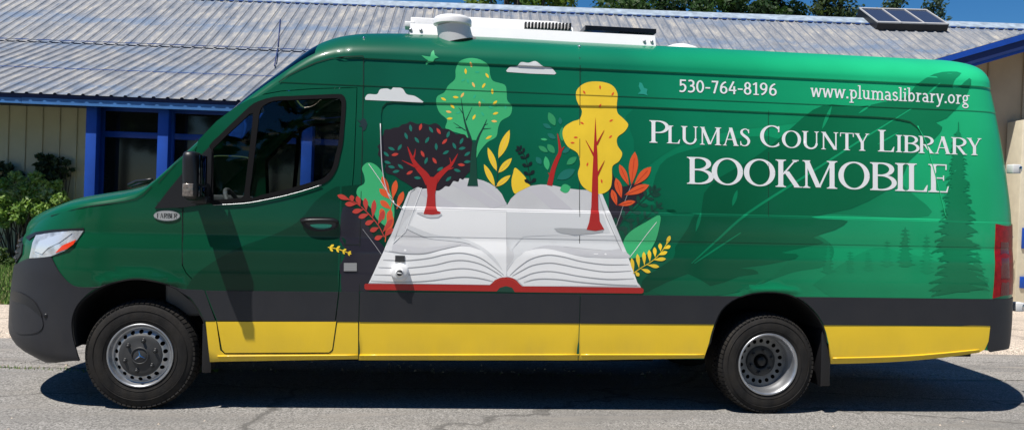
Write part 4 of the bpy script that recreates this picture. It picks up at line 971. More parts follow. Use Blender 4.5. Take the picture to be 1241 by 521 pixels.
# ================================================================ LETTERING
TK, TH = .135, .05
def q4(x0, y0, x1, y1): return [(x0,y0),(x1,y0),(x1,y1),(x0,y1)]
def serif(x, y, w, up, ln=.075):      # slab with little brackets; up=+1: foot, -1: head
    h = .035*up; l, r = x-w/2-ln, x+w/2+ln
    return [[(l,y),(r,y),(r,y+h),(l,y+h)], [(x-w/2-ln*.55,y+h),(x+w/2+ln*.55,y+h),(x+w/2,y+h+.05*up),(x-w/2,y+h+.05*up)]]
def stem(x, w=TK, y0=0, y1=1, top=True, bot=True, ln=.075):
    o = [q4(x-w/2, y0, x+w/2, y1)]
    if bot: o += serif(x, y0, w, 1, ln)
    if top: o += serif(x, y1, w, -1, ln)
    return o
def vs_(pts, w, n=6): return stroke(pts, w, n)
def arc(cx, cy, rx, ry, a0, a1, wv, wh, n=26):
    P = []; W_ = []
    for i in range(n+1):
        a = radians(lerp(a0, a1, i/n)); P.append((cx+rx*cos(a), cy+ry*sin(a))); W_.append(lerp(wh, wv, abs(cos(a))**1.5))
    return stroke(P, W_, 1, False)
def bowl(x, yb, yt, r): return [q4(x, yt-TH, x+.16, yt), q4(x, yb, x+.16, yb+TH)]+arc(x+.16, (yb+yt)/2, r-.07, (yt-yb)/2-TH/2, 90, -90, TK, TH)
def diag(a, b, w): return [[(a[0]-w/2, a[1]), (a[0]+w/2, a[1]), (b[0]+w/2, b[1]), (b[0]-w/2, b[1])]]
CAPS = {
 'P': lambda: (.60, stem(.14)+bowl(.14,.44,1,.40)),
 'L': lambda: (.60, stem(.14)+[q4(.14,0,.52,.045), [(.46,.03),(.56,.02),(.585,.24),(.56,.24)], q4(.44,0,.56,.05)]),
 'U': lambda: (.80, stem(.15,TK,.3,1,True,False)+stem(.66,.055,.3,1,True,False)+arc(.405,.32,.255,.30,180,360,.10,.085)+arc(.42,.33,.27,.31,180,262,TK,.09)),
 'M': lambda: (1.0, stem(.14,.06)+stem(.84,TK)+diag((.14,1),(.47,.03),.14)+diag((.83,1),(.49,.03),.055)+[q4(.04,.965,.2,1)]),
 'A': lambda: (.74, diag((.365,1),(.12,0),.055)+diag((.375,1.02),(.62,0),.15)+[q4(.18,.33,.52,.375)]+serif(.12,0,.03,1)+serif(.62,0,.12,1,.06)),
 'S': lambda: (.52, vs_([(.43,.78),(.37,.93),(.25,.975),(.12,.88),(.12,.72),(.24,.58),(.36,.46),(.43,.30),(.38,.11),(.25,.025),(.12,.07),(.06,.24)], [.035,.05,.055,.09,.12,.14,.14,.12,.09,.055,.05,.035])+[q4(.405,.74,.44,.96), q4(.05,.04,.085,.28)]),
 'C': lambda: (.76, arc(.44,.5,.36,.475,48,312,.135,.05)+[q4(.655,.70,.70,.97), q4(.66,.09,.69,.22)]),
 'O': lambda: (.88, arc(.44,.5,.355,.475,0,360,.145,.05,48)),
 'N': lambda: (.84, stem(.15,.06)+stem(.70,.06,0,1,True,False)+diag((.15,1),(.68,0),.15)),
 'T': lambda: (.66, stem(.33,TK,0,1,False,True)+[q4(.04,.955,.62,1), [(.03,1.),(.065,1.),(.065,.78),(.02,.78)], [(.595,1.),(.63,1.),(.64,.78),(.595,.78)]]),
 'Y': lambda: (.64, diag((.10,1),(.33,.46),.13)+diag((.56,1),(.35,.46),.055)+stem(.335,TK,0,.5,False,True)+serif(.10,1,.08,-1)+serif(.56,1,.03,-1)),
 'I': lambda: (.33, stem(.165)),
 'B': lambda: (.66, stem(.14)+bowl(.14,.52,1,.36)+bowl(.14,0,.56,.43)),
 'R': lambda: (.68, stem(.14)+bowl(.14,.47,1,.38)+diag((.30,.5),(.60,0),.14)+[q4(.52,0,.70,.035)]),
 'K': lambda: (.70, stem(.14)+diag((.54,1),(.20,.46),.055)+diag((.29,.58),(.60,0),.15)+serif(.54,1,.03,-1)+[q4(.50,0,.72,.035)]),
 'E': lambda: (.58, stem(.14)+[q4(.14,.955,.50,1), q4(.14,0,.52,.045), q4(.14,.485,.42,.53), q4(.465,.80,.50,1), q4(.40,.42,.43,.60), [(.47,0),(.52,0),(.56,.22),(.53,.22)]]),
}
W = .125
def st_(pts, n=5, w=W): return stroke(pts, w, n)
def ln_(a, b, w=W): return stroke([a, b], w, 1, False)
def slab(x, y, l=.10, h=.075, side=0): return [q4(x-(l if side <= 0 else 0), y, x+(l if side >= 0 else 0), y+h)]
X_ = .66
SL = {
 '5': lambda: (.58, [q4(.12,.88,.50,1), q4(.10,.50,.21,1)]+st_([(.12,.56),(.26,.62),(.42,.55),(.47,.34),(.38,.12),(.22,.05),(.08,.10)])),
 '3': lambda: (.58, st_([(.10,.90),(.24,.95),(.40,.88),(.42,.68),(.32,.55),(.20,.53)])+st_([(.20,.53),(.38,.50),(.47,.32),(.40,.12),(.22,.05),(.07,.10)])),
 '0': lambda: (.60, arc(.29,.5,.20,.44,0,360,W,W*.9,36)),
 '7': lambda: (.56, [q4(.06,.87,.50,1)]+ln_((.44,.93),(.22,0))),
 '6': lambda: (.60, arc(.30,.30,.19,.245,0,360,W,W*.9,30)+st_([(.44,.94),(.26,.82),(.14,.60),(.11,.32)])),
 '4': lambda: (.60, ln_((.36,1),(.08,.34))+[q4(.03,.24,.54,.35), q4(.34,0,.46,.62)]),
 '8': lambda: (.58, arc(.29,.73,.155,.215,0,360,W,W*.9,28)+arc(.29,.28,.19,.23,0,360,W,W*.9,30)),
 '1': lambda: (.50, [q4(.22,0,.34,1), q4(.10,0,.46,.09)]+ln_((.28,.96),(.08,.80),.11)),
 '9': lambda: (.60, arc(.28,.70,.19,.245,0,360,W,W*.9,30)+st_([(.14,.05),(.32,.18),(.44,.40),(.47,.68)])),
 '-': lambda: (.40, [q4(.04,.36,.36,.47)]),
 '.': lambda: (.26, [q4(.06,0,.20,.14)]),
 'w': lambda: (.86, ln_((.10,X_),(.24,0),.12)+ln_((.24,0),(.42,X_),.10)+ln_((.42,X_),(.60,0),.12)+ln_((.60,0),(.76,X_),.10)+[q4(0,X_-.07,.2,X_), q4(.66,X_-.07,.86,X_)]),
 'p': lambda: (.62, [q4(.12,-.30,.23,X_), q4(.02,X_-.07,.2,X_), q4(.02,-.30,.34,-.23)]+arc(.33,.33,.19,.28,0,360,.11,.10,28)),
 'l': lambda: (.32, [q4(.11,0,.22,1), q4(.02,.93,.2,1), q4(.02,0,.31,.07)]),
 'u': lambda: (.66, [q4(.10,.2,.21,X_), q4(.02,X_-.07,.2,X_), q4(.42,0,.53,X_), q4(.34,X_-.07,.5,X_), q4(.5,0,.62,.07)]+arc(.315,.24,.16,.19,180,360,.11,.10,16)),
 'm': lambda: (.98, [q4(.11,0,.22,X_), q4(.02,X_-.07,.2,X_), q4(.03,0,.30,.07), q4(.44,0,.55,.45), q4(.37,0,.62,.07), q4(.77,0,.88,.45), q4(.70,0,.96,.07)]+arc(.33,.43,.165,.18,0,160,.11,.10,14)+arc(.66,.43,.165,.18,0,160,.11,.10,14)),
 'a': lambda: (.56, arc(.25,.20,.16,.15,0,360,.10,.09,22)+st_([(.08,.56),(.22,.61),(.36,.54),(.40,.38)],5,.11)+[q4(.35,0,.46,.42), q4(.4,0,.54,.07)]),
 's': lambda: (.48, st_([(.38,.52),(.26,.61),(.12,.54),(.13,.40),(.26,.33),(.38,.24),(.37,.10),(.22,.05),(.07,.12)],5,.105)),
 'i': lambda: (.32, [q4(.11,0,.22,X_), q4(.02,X_-.07,.2,X_), q4(.02,0,.31,.07), q4(.10,.80,.23,.93)]),
 'b': lambda: (.62, [q4(.10,0,.21,1), q4(.01,.93,.2,1)]+arc(.32,.33,.19,.28,0,360,.11,.10,28)),
 'r': lambda: (.46, [q4(.11,0,.22,X_), q4(.02,X_-.07,.2,X_), q4(.02,0,.32,.07)]+st_([(.18,.42),(.26,.58),(.42,.59)],5,.11)),
 'y': lambda: (.60, ln_((.10,X_),(.30,.02),.12)+st_([(.50,X_),(.34,.12),(.22,-.20),(.06,-.26)],4,.10)+[q4(0,X_-.07,.2,X_), q4(.40,X_-.07,.60,X_)]),
 'o': lambda: (.60, arc(.29,.33,.20,.28,0,360,.115,.10,28)),
 'g': lambda: (.58, arc(.25,.42,.15,.19,0,360,.10,.09,24)+arc(.26,-.13,.19,.13,0,360,.09,.08,24)+[q4(.34,X_-.09,.56,X_-.01)]+st_([(.16,.25),(.12,.12),(.30,.05),(.42,-.05)],4,.09)),
}
def write(name, chars, p0, p1, h, h1, m, l, table_, gap=.0):
    """chars: list of (character, size); p0, p1: ends of the baseline in the photograph; h: capital height"""
    tot = 0; items = []
    for ch, sz in chars:
        if ch == ' ': tot += .30*sz; continue
        adv, polys = table_[ch](); items.append((tot, sz, polys)); tot += (adv+gap)*sz
    mb = MB()
    for x0, sz, polys in items:
        out = []
        for p in polys:
            if abs(area(p)) < 1e-7: continue
            w = []
            for x, y in dense(p, .3):
                t = (x0+x*sz)/tot; hh = lerp(h, h1, t); w.append(solve(lerp(p0[0], p1[0], t), lerp(p0[1], p1[1], t)-y*sz*hh))
            out.append(w)
        skin(mb, out, m, off=.00088*l)
    return mb.build(name, van)
TXT = mat('lettering_white', (.80,.81,.82), .4, coat=.2)
sc = lambda s: [(c, 1.0 if k == 0 else .80) for k, c in enumerate(s)]
o = write('lettering', sc('PLUMAS')+[(' ', 1.)]+sc('COUNTY')+[(' ', 1.)]+sc('LIBRARY'), (787,173), (1189.5,188.5), 27.0, 25.6, TXT, 3.3, CAPS, .02); o['label'] = 'white serif lettering PLUMAS COUNTY LIBRARY'
o = write('lettering', [(c, 1.) for c in 'BOOKMOBILE'], (832.5,222.8), (1150.5,233.6), 32.6, 34.0, TXT, 3.3, CAPS, .0); o['label'] = 'large white serif lettering BOOKMOBILE'
o = write('lettering', [(c, 1.) for c in '530-764-8196'], (822,111.8), (942,116.6), 15.2, 15.2, TXT, 3.0, SL); o['label'] = 'white phone number 530-764-8196'
o = write('lettering', [(c, 1.) for c in 'www.plumaslibrary.org'], (982,117.6), (1175,126.8), 16.4, 16.8, TXT, 3.0, SL); o['label'] = 'white web address www.plumaslibrary.org'
CAPS['F'] = lambda: (.56, stem(.14)+[q4(.14,.955,.50,1), q4(.14,.485,.42,.53), q4(.465,.80,.50,1)])
TK = .2; TH = .1
o = write('lettering', [(c, 1.) for c in 'FARBER'], (190.5,264.0), (215.5,264.4), 5.6, 5.6, BLK, 10, CAPS, .04); o['label'] = 'FARBER in small dark letters on the oval badge'
# ================================================================ WORLD, SUN, CAMERA
sc_ = bpy.context.scene
SUN_D = Vector((.37,.30,-1)).normalized()
wd = bpy.data.worlds.new("World"); sc_.world = wd; wd.use_nodes = True; nt = wd.node_tree
sky = nt.nodes.new('ShaderNodeTexSky'); sky.sky_type = 'NISHITA'; sky.sun_disc = False; sky.sun_elevation = math.asin(-SUN_D.z); sky.sun_rotation = math.atan2(-SUN_D.x, -SUN_D.y); sky.altitude = 1000; sky.dust_density = .05; sky.ozone_density = 5; sky.air_density = 1.0
hs_ = nt.nodes.new('ShaderNodeHueSaturation'); hs_.inputs['Saturation'].default_value = 1.3; nt.links.new(sky.outputs[0], hs_.inputs['Color']); nt.links.new(hs_.outputs[0], nt.nodes['Background'].inputs[0]); nt.nodes['Background'].inputs[1].default_value = .074
sl_ = bpy.data.lights.new('sun', 'SUN'); sl_.energy = 4.95; sl_.angle = radians(.53); sl_.color = (1,.95,.875)
so_ = bpy.data.objects.new('sun', sl_); so_.rotation_euler = SUN_D.to_track_quat('-Z', 'Y').to_euler(); so_.location = (0,0,20); C.objects.link(so_)
cd = bpy.data.cameras.new('camera'); cam = bpy.data.objects.new('camera', cd); C.objects.link(cam); sc_.camera = cam
M3 = Matrix((CR, CU, tuple(-a for a in CF))).transposed(); cam.matrix_world = Matrix.Translation(CAM) @ M3.to_4x4()
cd.sensor_width = 36; cd.lens = 36*FOC/1241; cd.clip_start = .05; cd.clip_end = 3000
sc_.view_settings.view_transform = 'Standard'; sc_.view_settings.look = 'None'; sc_.view_settings.exposure = .38; sc_.view_settings.gamma = 1
sc_.render.resolution_x = 1024; sc_.render.resolution_y = 429
# ================================================================ GROUND
def nmat(name, f, rough=.9):
    m = bpy.data.materials.new(name); m.use_nodes = True; nt = m.node_tree; b = nt.nodes['Principled BSDF']; b.inputs['Roughness'].default_value = rough; b.inputs['Specular IOR Level'].default_value = .25; f(nt, nt.nodes, nt.links, b); return m
def noise(N, L, vec, scale, detail=5, rough=.55):
    n = N.new('ShaderNodeTexNoise'); n.inputs['Scale'].default_value = scale; n.inputs['Detail'].default_value = detail; n.inputs['Roughness'].default_value = rough; L.new(vec, n.inputs['Vector']); return n.outputs['Fac']
def ramp(N, L, fac, stops):
    r = N.new('ShaderNodeValToRGB'); L.new(fac, r.inputs[0]); e = r.color_ramp.elements
    e[0].position, e[0].color = stops[0][0], (*stops[0][1], 1); e[1].position, e[1].color = stops[-1][0], (*stops[-1][1], 1)
    for p, c in stops[1:-1]: x = e.new(p); x.color = (*c, 1)
    return r.outputs[0]
def mixc(N, L, a, b, fac, mode='MIX'):
    m = N.new('ShaderNodeMix'); m.data_type = 'RGBA'; m.blend_type = mode
    if isinstance(fac, (int, float)): m.inputs[0].default_value = fac
    else: L.new(fac, m.inputs[0])
    for i, v in ((6, a), (7, b)):
        if isinstance(v, tuple): m.inputs[i].default_value = (*v, 1)
        else: L.new(v, m.inputs[i])
    return m.outputs[2]
def bumpn(N, L, b, h, st, dist):
    bp = N.new('ShaderNodeBump'); bp.inputs['Strength'].default_value = st; bp.inputs['Distance'].default_value = dist; L.new(h, bp.inputs['Height']); L.new(bp.outputs[0], b.inputs['Normal'])
def asphalt_f(base, dark, brown, stretch=.3):
    def f(nt, N, L, b):
        tc = N.new('ShaderNodeTexCoord'); v = tc.outputs['Object']
        mp = N.new('ShaderNodeMapping'); L.new(v, mp.inputs[0]); mp.inputs['Scale'].default_value = (stretch,1.6,1)
        grain = N.new('ShaderNodeTexVoronoi'); grain.inputs['Scale'].default_value = 110; L.new(v, grain.inputs['Vector'])
        g = ramp(N, L, grain.outputs['Color'], [(.15, tuple(c*.55 for c in base)), (.5, base), (.85, tuple(min(1, c*1.55) for c in base))])
        c = mixc(N, L, g, dark, ramp(N, L, noise(N, L, mp.outputs[0], 1.6, 6), [(.46,(0,0,0)),(.72,(.8,.8,.8))]))
        c = mixc(N, L, c, brown, ramp(N, L, noise(N, L, mp.outputs[0], 3.3, 6, .65), [(.52,(0,0,0)),(.75,(.7,.7,.7))]))
        cr = N.new('ShaderNodeTexVoronoi'); cr.feature = 'DISTANCE_TO_EDGE'; cr.inputs['Scale'].default_value = .55
        mp2 = N.new('ShaderNodeMapping'); mp2.inputs['Scale'].default_value = (.45,1.5,1); w = N.new('ShaderNodeVectorMath'); w.operation = 'ADD'
        nn = N.new('ShaderNodeTexNoise'); nn.inputs['Scale'].default_value = 5; nn.inputs['Detail'].default_value = 6; L.new(v, nn.inputs['Vector'])
        s_ = N.new('ShaderNodeVectorMath'); s_.operation = 'SCALE'; s_.inputs['Scale'].default_value = .25; L.new(nn.outputs['Color'], s_.inputs[0]); L.new(v, w.inputs[0]); L.new(s_.outputs[0], w.inputs[1]); L.new(w.outputs[0], mp2.inputs[0]); L.new(mp2.outputs[0], cr.inputs['Vector'])
        c = mixc(N, L, c, tuple(x*.35 for x in base), ramp(N, L, cr.outputs['Distance'], [(0,(.75,.75,.75)),(.006,(.4,.4,.4)),(.011,(0,0,0))]))
        L.new(c, b.inputs['Base Color'])
        h = noise(N, L, v, 180, 3); bumpn(N, L, b, h, .9, .006)
    return f
ASPH = nmat('asphalt', asphalt_f((.238,.228,.214), (.165,.16,.15), (.30,.275,.245)))
GUTT = nmat('gutter_concrete', asphalt_f((.26,.245,.225), (.13,.125,.12), (.36,.32,.27), .25))
WALKM = nmat('sidewalk_concrete', asphalt_f((.50,.42,.34), (.40,.34,.28), (.56,.48,.40), .6))
def sheet(name, pts, m, z):
    me = bpy.data.meshes.new(name); me.from_pydata([(x, y, z) for x, y in pts], [], [list(range(len(pts)))]); me.materials.append(m); o = bpy.data.objects.new(name, me); C.objects.link(o); return tag(o, kind='structure')
def grid_sheet(name, x0, x1, y0, y1, m, zf, nx, ny, amp=0.):
    me = bpy.data.meshes.new(name); vs = []; r = random.Random(5)
    for j in range(ny+1):
        for i in range(nx+1):
            x = lerp(x0, x1, i/nx); y = lerp(y0, y1, j/ny)+(r.uniform(-amp, amp) if j in (0, ny) else 0); vs.append((x, y, zf(j/ny)))
    me.from_pydata(vs, [], [[j*(nx+1)+i, j*(nx+1)+i+1, (j+1)*(nx+1)+i+1, (j+1)*(nx+1)+i] for j in range(ny) for i in range(nx)]); me.materials.append(m); o = bpy.data.objects.new(name, me); C.objects.link(o); return tag(o, kind='structure')
sheet('road', [(-1500,-1500),(1500,-1500),(1500,1500),(-1500,1500)], ASPH, 0)
GY0, GY1 = 1.25, 2.42
grid_sheet('gutter', -30, 40, GY0, GY1, GUTT, lambda t: .004+.02*t*t, 400, 4, .03)
kb = MB(); n = 240; prof = [(GY1-.02,.0),(GY1+.02,.045),(GY1+.09,.085),(GY1+.16,.10),(GY1+.18,.10)]
vs = [(lerp(-30,40,i/n), y+.01*sin(i*1.7), z) for i in range(n+1) for y, z in prof]; w_ = len(prof)
kb.add(vs, [[i*w_+j, (i+1)*w_+j, (i+1)*w_+j+1, i*w_+j+1] for i in range(n) for j in range(w_-1)], WALKM, True); tag(kb.build('kerb'), kind='structure')
mb = MB()
x = -30.
while x < 40:
    mb.box2((x+.006, GY1+.17, .0), (x+1.494, 4.05, .104), WALKM, .006); x += 1.5
tag(mb.build('sidewalk'), kind='structure')
LAWN = nmat('lawn_soil', lambda nt, N, L, b: L.new(ramp(N, L, noise(N, L, N.new('ShaderNodeTexCoord').outputs['Object'], 9), [(.3,(.02,.035,.01)),(.7,(.05,.08,.02))]), b.inputs['Base Color']))
sheet('lawn', [(-30,4.05),(7,4.05),(7,40),(-30,40)], LAWN, .09)
sheet('forecourt', [(7,4.05),(40,4.05),(40,40),(7,40)], WALKM, .10)
# grass blades on the lawn and a thin line of tufts growing along the gutter joint
GR = [mat('grass_blade', (.13,.25,.04), .7), mat('grass_blade_pale', (.20,.26,.07), .7), mat('grass_dry', (.34,.29,.14), .8)]
def blades(name, spots, label, h=(.03,.07), wd=.004):
    r = random.Random(9); mb = MB()
    for x, y, z in spots:
        a = r.uniform(0, pi); hh = r.uniform(*h); lx, ly = r.uniform(-.4,.4)*hh, r.uniform(-.4,.4)*hh; dx, dy = cos(a)*wd, sin(a)*wd
        mb.add([(x-dx,y-dy,z),(x+dx,y+dy,z),(x+lx*.5+dx*.6,y+ly*.5+dy*.6,z+hh*.6),(x+lx,y+ly,z+hh),(x+lx*.5-dx*.6,y+ly*.5-dy*.6,z+hh*.6)], [[0,1,2,3,4]], GR[0 if r.random() < .55 else 1 if r.random() < .7 else 2])
    return tag(mb.build(name), label, 'grass', kind='stuff')
r = random.Random(2)
blades('grass', [(r.uniform(-7,-1.2), 4.05+5*r.random()**1.5, .088) for _ in range(42000)], 'mown green grass between the sidewalk and the building', (.04,.09), .007)
sp = []
for k in range(900):
    x = r.uniform(-1.6, 0.2); d = .25+.75*max(0, sin(x*7)+.4*sin(x*23)); 
    if r.random() < d: sp.append((x, 1.20+.05*sin(x*3)+r.gauss(0,.018), .0))
for k in range(500): x = r.uniform(-4, 8); sp.append((x, 1.22+r.gauss(0,.02), 0)) if r.random() < .25 else None
blades('grass_tuft', sp, 'thin line of green and dry grass growing in the joint at the edge of the road', (.01,.03), .003)
# ================================================================ LIBRARY BUILDING
BA = radians(-7); BO = un_w(0,125,z=2.78); BO = (BO[0], BO[1], 0.)
root = empty('library_building', BO, (0,0,BA)); tag(root, 'long low cream building with a weathered blue-grey ribbed metal roof and blue posts', 'building')
BM = Matrix.Translation(BO) @ Matrix.Rotation(BA, 4, 'Z')
def bpx(px, py, w):          # photo position -> (a, z) on the vertical plane w of the building
    p = BM.inverted() @ Vector(CAM); d = BM.to_3x3().inverted() @ Vector([CF[i]*FOC+CR[i]*(px-620.5)-CU[i]*(py-260.5) for i in range(3)])
    k = (w-p.y)/d.y; q = p+d*k; return q.x, q.z
T22, T31 = math.tan(radians(22)), .606
W0, Z0_, W1, Z1_, W2 = -.12, 2.95, 3.55, 4.43, 6.50
Z2_ = Z1_+(W2-W1)*T31
def roofz(w): return Z0_+(w+.1)*T22*1.0 if w < W1 else Z1_+(w-W1)*T31
T22 = (Z1_-Z0_)/(W1+.1)
def metal_roof(nt, N, L, b):
    tc = N.new('ShaderNodeTexCoord'); v0 = tc.outputs['Object']; sp_ = N.new('ShaderNodeSeparateXYZ'); L.new(v0, sp_.inputs[0])
    mt = lambda op, a, b_=None, c=None: _m(N, L, op, a, b_, c)
    xs = mt('MULTIPLY_ADD', sp_.outputs['Y'], .0612, sp_.outputs['X'])          # follows the ribs
    cb = N.new('ShaderNodeCombineXYZ'); L.new(xs, cb.inputs[0]); L.new(sp_.outputs['Y'], cb.inputs[1]); v = cb.outputs[0]
    rib = mt('FLOOR', mt('MULTIPLY', mt('ADD', xs, 9.0), 1/.229)); 
    cb2 = N.new('ShaderNodeCombineXYZ'); L.new(mt('MULTIPLY', rib, .73), cb2.inputs[0]); L.new(mt('MULTIPLY', sp_.outputs['Y'], .9), cb2.inputs[1])
    strip = noise(N, L, cb2.outputs[0], 1.7, 3, .6)
    mp = N.new('ShaderNodeMapping'); L.new(v, mp.inputs[0]); mp.inputs['Scale'].default_value = (4.0,.9,1)
    n1 = noise(N, L, mp.outputs[0], 2.2, 9, .74)
    f = mt('ADD', mt('MULTIPLY', n1, .55), mt('MULTIPLY', strip, .45))
    c = ramp(N, L, f, [(.36,(.13,.17,.23)),(.44,(.24,.252,.27)),(.50,(.30,.305,.315)),(.56,(.38,.372,.355)),(.66,(.58,.53,.44))])
    big = N.new('ShaderNodeMapping'); L.new(v, big.inputs[0]); big.inputs['Scale'].default_value = (.45,1.3,1)
    sn = mt('SINE', mt('MULTIPLY_ADD', sp_.outputs['Y'], 4.2, .4))
    band_ = mt('MULTIPLY_ADD', sn, .10, noise(N, L, big.outputs[0], 1.5, 7, .68))
    c = mixc(N, L, c, (.15,.22,.33), ramp(N, L, band_, [(.52,(0,0,0)),(.66,(.75,.75,.75))]))
    c = mixc(N, L, c, (.20,.165,.13), ramp(N, L, noise(N, L, mp.outputs[0], 5.5, 8, .7), [(.56,(0,0,0)),(.72,(.55,.55,.55))]))
    fr_ = mt('FRACT', mt('MULTIPLY', mt('ADD', xs, 9.0), 1/.229)); rib_shade = ramp(N, L, fr_, [(.60,(0,0,0)),(.66,(.75,.75,.75)),(.76,(.75,.75,.75)),(.84,(0,0,0))]); c = mixc(N, L, c, (.12,.15,.20), rib_shade)  # shade painted along one side of each rib so the ribs read
    n2 = noise(N, L, v, 26, 6, .7); c = mixc(N, L, c, ramp(N, L, n2, [(.3,(.66,.66,.67)),(.7,(1,1,1))]), .9, 'MULTIPLY')
    L.new(c, b.inputs['Base Color']); b.inputs['Roughness'].default_value = .55; b.inputs['Metallic'].default_value = .1; bumpn(N, L, b, n2, .3, .01)
def _m(N, L, op, a, b=None, c=None):
    n = N.new('ShaderNodeMath'); n.operation = op
    for i, q in enumerate((a, b, c)):
        if q is None: continue
        if isinstance(q, (int, float)): n.inputs[i].default_value = q
        else: L.new(q, n.inputs[i])
    return n.outputs[0]
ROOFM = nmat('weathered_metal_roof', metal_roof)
BLUE = mat('blue_paint', (.006,.060,.36), .5, var=.1, vscale=5); BLUEL = mat('lit_blue_board', (.05,.17,.42), .55, var=.2, vscale=3); BLUED = mat('shade_and_dark_blue', (.008,.025,.12), .6, var=.1)
BLUER = mat('roof_edge_blue', (.035,.09,.30), .6, var=.3, vscale=10)
CREAM = mat('cream_siding', (.50,.47,.32), .7, var=.07, vscale=2.5, bump=.2, bscale=20); TAN = mat('tan_siding', (.36,.29,.20), .75, var=.1, vscale=2)
SKEW = math.tan(radians(3.5))
def ribbed(mb, a0, a1, w0, w1, zf, pitch=.229, h=.024, m=ROOFM, thick=True, a0b=None, a1f=None):
    """trapezoid ribs running up the slope"""
    prof = [(0,0),(.36,0),(.44,h),(.58,h),(.66,0)]
    A = []; a = a0
    while a < a1:
        for u, q in prof: A.append((a+u*pitch, q))
        a += pitch
    A = [(x, q) for x, q in A if x <= a1]+[(a1, 0)]
    nw = 5; vs = []; fs = []
    for j in range(nw):
        w = lerp(w0, w1, j/(nw-1))
        for x, q in A:
            xx = x-(w-w0)*SKEW; vs.append((xx, w, zf(w)+q))
    n = len(A)
    for j in range(nw-1):
        for i in range(n-1): fs.append([j*n+i, j*n+i+1, (j+1)*n+i+1, (j+1)*n+i])
    mb.add(vs, fs, m)
A_L, A_R = -9.0, 14.2
rf = MB()
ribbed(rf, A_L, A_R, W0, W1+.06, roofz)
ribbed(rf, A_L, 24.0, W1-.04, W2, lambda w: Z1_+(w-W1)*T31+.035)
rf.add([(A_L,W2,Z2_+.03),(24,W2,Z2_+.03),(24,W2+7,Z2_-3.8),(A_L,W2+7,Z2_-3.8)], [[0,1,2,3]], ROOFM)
rfo = rf.build('roof', root)
# sheet laps: faint blue lines along the roof; ridge cap with its dashed closure strips
lp = MB()
for w, dz, m, t in ((W1-.05,.062,BLUER,.03),):
    a = A_L
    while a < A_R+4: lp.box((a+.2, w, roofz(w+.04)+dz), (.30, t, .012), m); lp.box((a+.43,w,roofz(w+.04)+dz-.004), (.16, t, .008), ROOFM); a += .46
for w in (1.45,): lp.box(((A_L+A_R)/2, w, roofz(w)+.024), (A_R-A_L, .012, .012), BLUER)
a = A_L
while a < 24:
    lp.box((a+.12, W2-.30, Z2_-.30*T31+.066), (.115, .05, .03), BLUER); a += .229
lp.build('roof_lap', rfo)
rc = MB(); rc.add([(A_L,W2-.28,Z2_-.28*T31+.085),(24,W2-.28,Z2_-.28*T31+.085),(24,W2,Z2_+.10),(A_L,W2,Z2_+.10),(24,W2+.3,Z2_-.08),(A_L,W2+.3,Z2_-.08),(A_L,W2-.28,Z2_-.28*T31+.06),(24,W2-.28,Z2_-.28*T31+.06)], [[0,1,2,3],[3,2,4,5],[6,7,1,0]], mat('ridge_cap_metal', (.30,.36,.42), .5, var=.3, vscale=6)); rc.build('ridge_cap', rfo)
pv = MB(); a0, z0 = bpx(330,80,1.9); a1, z1 = bpx(341,26,4.7)
for (wa, wb) in ((1.2, 3.5),): pv.box2((a0-.02-.1, wa, 0), (a0-.0-.1, wb, .001), BLUER)
pv = MB(); 
def rp_(px, py):
    p = BM.inverted() @ Vector(CAM); d = BM.to_3x3().inverted() @ Vector([CF[i]*FOC+CR[i]*(px-620.5)-CU[i]*(py-260.5) for i in range(3)]); best = None
    for wa, z_, t in ((-.1, Z0_, T22), (W1, Z1_, T31)):
        k = (z_+(p.y-wa)*t-p.z)/(d.z-d.y*t); q = p+d*k
        if (wa < W1-1 and q.y < W1) or (wa > W1-1 and q.y >= W1): best = q
    return best
for (pa, pb) in (((332.5,84),(336.5,62)), ((336.8,60),(339.5,27))):
    A_, B_ = rp_(*pa), rp_(*pb)
    pv.tube([(A_.x,A_.y,A_.z+.06),(B_.x,B_.y,B_.z+.06)], .012, BLUED, 6)
pv.build('roof_cable', rfo)
# eaves: upper board in a painted shade tone, lower board in a lit tone
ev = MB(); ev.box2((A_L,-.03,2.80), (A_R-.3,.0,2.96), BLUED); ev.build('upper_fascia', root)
ev = MB()
aj = bpx(27,120,-.06)[0]; ev.box2((A_L,-.075,2.782), (aj-.003,-.035,2.868), BLUEL); ev.box2((aj+.003,-.078,2.778), (aj+4.4,-.034,2.876), BLUEL); ev.box2((aj+4.404,-.077,2.78), (A_R-.3,-.036,2.87), BLUEL); ev.build('lower_fascia', root)
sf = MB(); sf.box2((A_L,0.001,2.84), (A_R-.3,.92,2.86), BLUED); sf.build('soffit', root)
# walls, gable ends
def wall(mb, a0, a1, w, z0, z1, m, bat=.30, face=-1):
    mb.box2((a0,w,z0), (a1,w+.12,z1), m); a = a0+.12
    while a < a1-.02: mb.box2((a,w-.02,z0+.002), (a+.045,w-.0005,z1-.002), m, .003); a += bat
WL = .92
wm = MB(); ac_ = bpx(101,200,.05)[0]-.25
wall(wm, A_L, ac_+.2, WL, 0, 2.84, CREAM); wm.box2((A_L,WL+.13,0), (A_L+.12,W2+6.5,2.9), CREAM); wm.box2((23.5,WL+1.2,0), (23.62,W2+6.5,2.9), CREAM); wm.box2((A_L,W2+6.4,0), (23.6,W2+6.5,2.9), CREAM)
wm.add([(A_L,0,2.86),(A_L,W2+6.5,2.86),(A_L,W2,Z2_-.02),(A_L,W1,Z1_-.02)], [[0,1,2,3]], CREAM)
wm.build('wall', root)
pm = bpy.data.materials
WING = bpx(1140,75,0)[0]
GLB = mat('dark_window_glass', (.010,.012,.012), .05, spec=.6, var=.5, vscale=3); BRN = mat('dim_interior_brown', (.05,.035,.022), .8, var=.5, vscale=4)
posts = [bpx(100.5,200,.02)[0], bpx(188,200,.02)[0]]; pw = posts[1]-posts[0]; aa = posts[0]; k = 0
